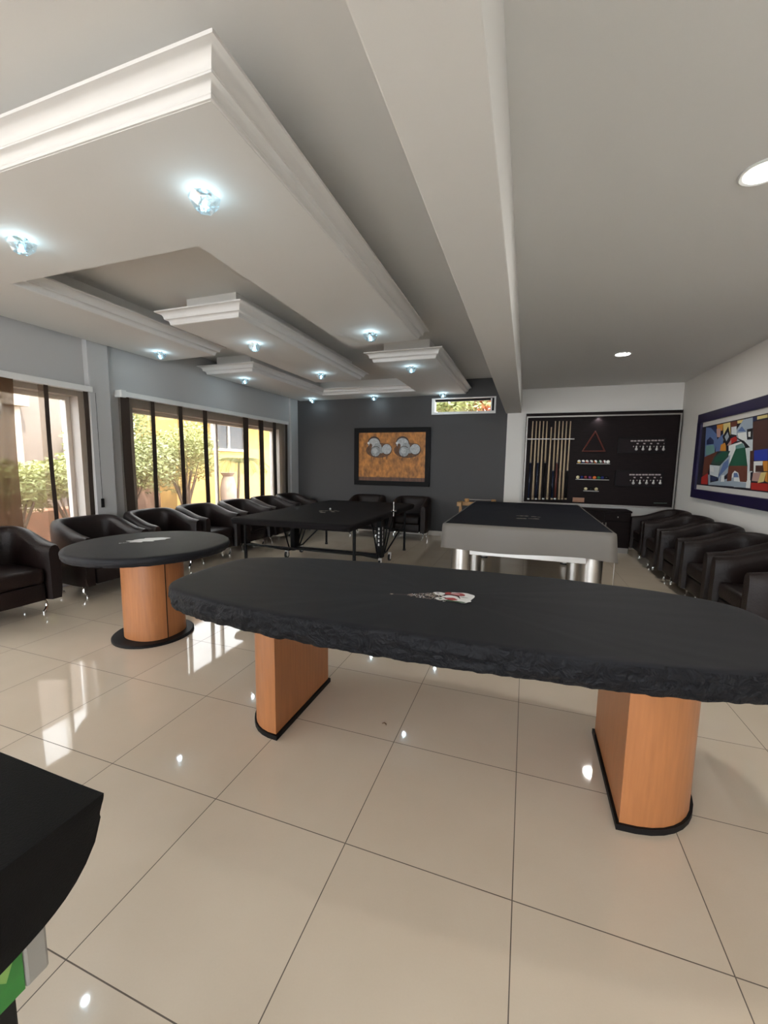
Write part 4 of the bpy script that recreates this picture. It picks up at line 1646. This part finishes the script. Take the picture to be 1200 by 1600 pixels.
# the part of the painting beyond the photo's edge goes on in the same manner
rr = random.Random(12)
keys = list(CLR)
for k in range(26):
    y = GY0 + w + 0.03 + rr.random() * 0.75
    zc = zlo + rr.random() * (zhi - zlo)
    pts = []
    for j in range(4):
        a = PI / 2 * j + rr.random()
        pts.append((XA_ - 0.0013 - k * 0.00004, max(GY0 + w + 0.01, y + 0.16 * math.cos(a)), min(zhi, max(zlo, zc + 0.15 * math.sin(a)))))
    mb.poly(pts, flat('art_' + keys[k % len(keys)], CLR[keys[k % len(keys)]]))
bmesh.ops.translate(mb.bm, verts=mb.bm.verts, vec=(-GC[0], -GC[1], -GC[2]))
mb.build('canvas', None, root)

# ------------------------------------------------------------------ covered game table at lower left
BX1, BY1, BZ = -0.66, 0.452, 0.852
BX0, BY0 = -2.0, -0.30
BC = ((BX0 + BX1) / 2, (BY0 + BY1) / 2)
root = thing('foosball_table', 'covered games table with a green side panel and grey corner, in the lower left foreground', 'table', (BC[0], BC[1], 0))
GREYP = mat('grey_corner_post', (0.30, 0.285, 0.26), 0.5)
LAM = mat('black_laminate', (0.010, 0.010, 0.010), 0.5, spec=0.2)
XS, YS = -0.752, 0.401
YN = BY0 + 0.05
mb = MB()
mb.box(BX0 + 0.1, XS - 0.012, YN + 0.01, YS - 0.005, 0.535, 0.835)
child(mb, 'table_body', LAM, root, BC)
for x in (BX0 + 0.1, XS - 0.036):
    for y in (YN, YS - 0.036):
        mb = MB()
        mb.box(x, x + 0.036, y, y + 0.036, 0.53, 0.838, bev=0.005)
        child(mb, 'corner_post', GREYP, root, BC)
for x in (BX0 + 0.12, XS - 0.095):
    for y in (YN + 0.05, YS - 0.131):
        mb = MB()
        mb.box(x, x + 0.085, y, y + 0.085, 0.0, 0.5345, bev=0.004)
        child(mb, 'leg', LAM, root, BC)
GREENP = mat('green_printed_panel', (0.03, 0.20, 0.035), 0.3, var=0.4, vscale=7)
mb = MB()
mb.box(XS - 0.0119, XS - 0.002, YN + 0.037, YS - 0.037, 0.532, 0.835)
gp = child(mb, 'side_panel', GREENP, root, BC)
mb = MB()
X_ = XS - 0.0015
LG = flat('panel_light_green', (0.22, 0.40, 0.10))
for pts, m_ in (([(0.340, 0.575), (0.352, 0.605), (0.346, 0.640), (0.336, 0.625), (0.328, 0.59)], LG),
                ([(0.300, 0.545), (0.325, 0.560), (0.322, 0.600), (0.300, 0.625), (0.280, 0.58)], flat('panel_red_brown', (0.35, 0.06, 0.03))),
                ([(0.10, 0.54), (0.17, 0.56), (0.15, 0.66), (0.09, 0.64)], LG)):
    mb = MB()
    mb.poly([(X_, y, z_) for y, z_ in pts], m_)
    child(mb, 'printed_shape', None, gp, BC)
# draped cover: flat top, skirt that falls and tucks inwards
mb = MB()
NXc, NYc = 60, 44
bmq = mb.bm


def topz(x, y):
    return BZ + 0.006 * noise.noise(Vector((x * 3, y * 3, 2))) + 0.05 * 0


g = [[bmq.verts.new((BX0 + (BX1 - BX0) * i / NXc, BY0 + (BY1 - BY0) * j / NYc, topz(BX0 + (BX1 - BX0) * i / NXc, BY0 + (BY1 - BY0) * j / NYc) + 0.0)) for j in range(NYc + 1)] for i in range(NXc + 1)]
for i in range(NXc):
    for j in range(NYc):
        bmq.faces.new((g[i][j], g[i + 1][j], g[i + 1][j + 1], g[i][j + 1])).smooth = True
per = [(i, 0) for i in range(NXc)] + [(NXc, j) for j in range(NYc)] + [(i, NYc) for i in range(NXc, 0, -1)] + [(0, j) for j in range(NYc, 0, -1)]
prev = [g[i][j] for i, j in per]
for k in range(1, 9):
    v = k / 8
    cur = []
    for (i, j) in per:
        x = BX0 + (BX1 - BX0) * i / NXc
        y = BY0 + (BY1 - BY0) * j / NYc
        nx = -1 if i == 0 else (1 if i == NXc else 0)
        ny = -1 if j == 0 else (1 if j == NYc else 0)
        # the hem rises into each corner where the cloth is seamed
        dx_ = min(abs(x - BX0), abs(x - BX1))
        dy_ = min(abs(y - BY0), abs(y - BY1))
        dc = dx_ if ny else dy_
        if nx and ny:
            dc = 0
        drop = 0.158 - 0.115 * math.exp(-dc / 0.045)
        inn = 0.004 * v
        wv = 0.006 * v * noise.noise(Vector((x * 5, y * 5, v * 3)))
        cur.append(bmq.verts.new((x - nx * (inn - wv), y - ny * (inn - wv), topz(x, y) - drop * v)))
    for q in range(len(per)):
        bmq.faces.new((prev[q], prev[(q + 1) % len(per)], cur[(q + 1) % len(per)], cur[q])).smooth = True
    prev = cur
o = mb.build('table_cover', mat('black_vinyl_cover', (0.004, 0.004, 0.0045), 0.55, bump=0.1, bscale=300, spec=0.12), None, 50)
tag(o, 'black vinyl cover with a sharp corner, over the games table in the lower left foreground', 'cover')

# dry leaf crumb on the tiles
p = on(597, 1131, 2, 0.0)
mb = MB()
mb.tube([(0, 0, 0.003), (0.012, 0.006, 0.006), (0.022, 0.002, 0.004), (0.026, -0.008, 0.003)], [0.0015, 0.003, 0.003, 0.001], n=6)
o = mb.build('dry_leaf', mat('dry_leaf_brown', (0.10, 0.05, 0.02), 0.8))
o.location = (p.x, p.y, 0)
tag(o, 'tiny dry leaf crumb lying on the tiles below the long table', 'leaf')

# ------------------------------------------------------------------ outside
GRASS = mat('garden_soil', (0.27, 0.18, 0.13), 0.9, var=0.4, vscale=3)
mb = MB()
mb.box(-30, XL - 0.25, -12, 30, -0.25, -0.10)
mb.box(XL - 0.25, 14, YB + 0.2, 30, -0.25, -0.10)
struct(mb.build('ground', GRASS))
mb = MB()
mb.box(XL - 0.25, 14, -12, YF - 0.2, -0.25, -0.10)
struct(mb.build('ground', mat('terrace_paving', (0.42, 0.42, 0.41), 0.8, var=0.1)))
# yellow house across the garden
YEL = mat('yellow_stucco', (0.80, 0.53, 0.18), 0.9, bump=0.1, bscale=20, var=0.05, vscale=2)
HC = (-10.5, 12.0, -0.1)
root = thing('yellow_house', 'yellow stucco house with roof eave and a white framed window, outside the long blind', 'house', HC)
mb = MB()
mb.box(-10.4, -9.0, 8.7, 17.0, -0.1, 2.9)
child(mb, 'wall', YEL, root, HC)
mb = MB()
mb.box(-10.6, -8.35, 8.5, 17.2, 2.905, 3.05)
child(mb, 'roof', mat('roof_eave_tan', (0.30, 0.20, 0.14), 0.8), root, HC)
mb = MB()
mb.box(-8.985, -8.93, 10.0, 11.6, 1.75, 1.82)
mb.box(-8.985, -8.93, 10.0, 11.6, 2.55, 2.6)
mb.box(-8.985, -8.93, 10.0, 10.08, 1.82, 2.55)
mb.box(-8.985, -8.93, 10.75, 10.82, 1.82, 2.55)
mb.box(-8.985, -8.93, 11.52, 11.6, 1.82, 2.55)
wf = child(mb, 'window_frame', WFRAME, root, HC)
mb = MB()
mb.box(-8.995, -8.975, 10.08, 11.52, 1.82, 2.55)
child(mb, 'pane', mat('dark_house_glass', (0.06, 0.07, 0.08), 0.1), wf, HC)
# grey outbuilding beyond the near window
GCN = (-9.8, 4.5, -0.1)
root = thing('grey_building', 'grey rendered building wall with a pale pillar, outside the nearer blind', 'building', GCN)
mb = MB()
mb.box(-12.0, -9.2, 1.0, 6.0, -0.1, 4.2)
child(mb, 'wall', mat('grey_render', (0.30, 0.26, 0.24), 0.9), root, GCN)
mb = MB()
mb.box(-9.2, -9.0, 4.75, 5.15, -0.1, 2.4)
mb.box(-9.2, -8.9, 4.65, 5.25, 2.4, 2.6)
child(mb, 'pillar', mat('pale_render', (0.62, 0.55, 0.48), 0.9), root, GCN)
# wall lantern
lc = (-8.3, 4.35, 0)
root = thing('garden_lantern', 'white glass lantern on a dark post, seen through the nearer blind', 'lantern', (lc[0], lc[1], -0.1))
mb = MB()
mb.tube([(0, 0, 0.0), (0, 0, 2.02)], 0.03, n=10)
mb.build('post', BLACKMETAL, root)
mb = MB()
mb.lathe(0, 0, [(0.05, 2.03), (0.12, 2.25), (0.13, 2.40), (0.05, 2.52)], n=12)
mb.build('lamp_glass', WHITEPL, root)
mb = MB()
mb.lathe(0, 0, [(0.15, 2.521), (0.04, 2.62), (0.01, 2.68)], n=12)
mb.build('cap', BLACKMETAL, root)

LEAF1 = mat('sunlit_leaf_green', (0.30, 0.34, 0.15), 0.55, var=0.45, vscale=6)
LEAF2 = mat('yellow_green_leaf', (0.38, 0.42, 0.17), 0.55, var=0.4, vscale=6)
BARK = mat('grey_bark', (0.16, 0.12, 0.09), 0.9)


def tree(name, x, y, h, rad, crown_z, leaves, lmat, label, seed=1, squash=1.0, size=0.10, group=None):
    root = thing(name, label, 'tree' if 'tree' in name else 'shrub', (x, y, -0.1), 0, group)
    r = random.Random(seed)
    mb = MB()
    ends = []
    for k in range(9):
        a = 2 * PI * k / 9 + r.random()
        e = Vector((rad * 0.75 * math.cos(a) * r.uniform(0.4, 1), rad * 0.75 * math.sin(a) * r.uniform(0.4, 1), crown_z + r.uniform(-0.5, 0.7) * rad * squash))
        mid = Vector((e.x * 0.35, e.y * 0.35, e.z * 0.45))
        mb.tube([(0.03 * k - 0.12, 0, 0), mid, e], [0.035, 0.024, 0.008], n=6)
        ends.append(e)
    mb.build('branches', BARK, root)
    mb = MB()
    bmq = mb.bm
    for k in range(leaves):
        e = r.choice(ends)
        th, ph = r.random() * 2 * PI, math.acos(2 * r.random() - 1)
        q = rad * 0.62 * r.random() ** 0.4
        c = e + Vector((q * math.sin(ph) * math.cos(th), q * math.sin(ph) * math.sin(th), q * squash * math.cos(ph)))
        if c.z < 0.05:
            continue
        a = Vector((r.uniform(-1, 1), r.uniform(-1, 1), r.uniform(-0.6, 0.6))).normalized() * size * r.uniform(0.6, 1.3)
        b = a.cross(Vector((r.uniform(-1, 1), r.uniform(-1, 1), r.uniform(-1, 1)))).normalized() * size * 0.35
        vs = [bmq.verts.new(c - a), bmq.verts.new(c + b), bmq.verts.new(c + a), bmq.verts.new(c - b)]
        bmq.faces.new(vs)
    mb.build('foliage', lmat, root)
    return root


tree('garden_tree', -8.4, 6.75, 2.6, 1.0, 1.75, 11000, LEAF1, 'bushy green tree at the left end of the long blind', 2, 0.95, size=0.055)
tree('garden_tree', -8.05, 8.05, 2.6, 0.80, 1.45, 6500, LEAF2, 'pale green tree in front of the yellow house corner', 3, 1.05, size=0.05)
tree('garden_shrub', -6.9, 3.75, 1.5, 0.62, 1.05, 6500, LEAF2, 'bright green shrub outside the nearer window', 5, 0.6, size=0.045)
tree('garden_shrub', -6.9, 4.6, 1.5, 0.55, 1.22, 5000, LEAF2, 'bright green shrub beside the window reveal of the nearer window', 6, 0.8, size=0.045)
# palm
root = thing('palm_tree', 'thin garden palm with drooping fronds in front of the yellow house wall', 'palm', (-8.0, 9.9, -0.1))
mb = MB()
mb.tube([(0, 0, 0), (0.05, 0.05, 0.9), (0.0, 0.15, 1.5)], [0.05, 0.04, 0.03], n=8)
mb.build('trunk', BARK, root)
mb = MB()
rp = random.Random(8)
for k in range(16):
    a = 2 * PI * k / 16
    pts = []
    L_ = 0.95 * rp.uniform(0.8, 1.1)
    for j in range(9):
        t_ = j / 8
        pts.append(Vector((L_ * t_ * math.cos(a), 0.15 + L_ * t_ * math.sin(a), 1.5 + 0.75 * t_ - 1.05 * t_ * t_)))
    mb.tube(pts, 0.006, n=5)
    for j in range(1, 9):
        p = pts[j]
        t_ = (pts[j] - pts[j - 1]).normalized()
        sd = Vector((-math.sin(a), math.cos(a), 0))
        for h_ in range(3):
            pp = pts[j - 1].lerp(p, h_ / 3)
            for s_ in (-1, 1):
                tip = pp + sd * s_ * 0.20 + t_ * 0.12 - Vector((0, 0, 0.10))
                mb.poly([pp, pp + t_ * 0.022, tip], None)
mb.build('fronds', mat('palm_green', (0.10, 0.12, 0.03), 0.6), root)
# planter and urn
UC = (-7.9, 8.8, -0.1)
mb = MB()
mb.lathe(0, 0, [(0.16, 0), (0.20, 0.15), (0.22, 0.75), (0.17, 1.02), (0.13, 1.12), (0.20, 1.22)], n=18)
o = mb.build('garden_urn', mat('pale_stone', (0.42, 0.34, 0.29), 0.8, var=0.3, vscale=8), None, 50)
o.location = (-7.7, 9.2, -0.1)
tag(o, 'tall pale stone urn in front of the yellow house wall', 'urn')
mb = MB()
mb.box(-0.15, 0.15, -1.6, 1.0, 0, 0.42, bev=0.01)
o = mb.build('brick_planter', mat('red_brick', (0.42, 0.14, 0.09), 0.9, var=0.5, vscale=14), None)
o.location = (-7.35, 7.6, -0.1)
tag(o, 'low reddish brick planter in the garden below the pale green tree', 'planter')
mb = MB()
mb.box(-0.2, 0.2, -2.2, 1.6, 0, 0.66, bev=0.01)
o = mb.build('garden_wall', mat('terracotta_wall', (0.45, 0.22, 0.14), 0.9, var=0.2, vscale=6), None)
o.location = (-7.75, 3.6, -0.1)
tag(o, 'low terracotta garden wall with ledge outside the nearer window', 'garden wall')
mb = MB()
mb.box(-0.12, 0.12, -1.9, 1.6, 0, 1.05, bev=0.01)
o = mb.build('garden_wall', mat('brown_pink_wall', (0.30, 0.19, 0.15), 0.9, var=0.3, vscale=5), None)
o.location = (-9.6, 7.0, -0.1)
tag(o, 'brownish pink garden wall behind the tree at the left end of the long blind', 'garden wall')
# planting behind the high window
tree('garden_tree', -1.55, 10.0, 3, 0.75, 3.1, 2600, LEAF2, 'bright yellow-green tree behind the high narrow window', 15, 0.8, size=0.09)
REDL = mat('orange_bougainvillea', (0.75, 0.28, 0.14), 0.6, var=0.4, vscale=8)
tree('flowering_shrub', -0.75, 10.1, 3, 0.62, 3.05, 2600, REDL, 'orange flowering shrub behind the high narrow window', 16, 0.8, size=0.07)
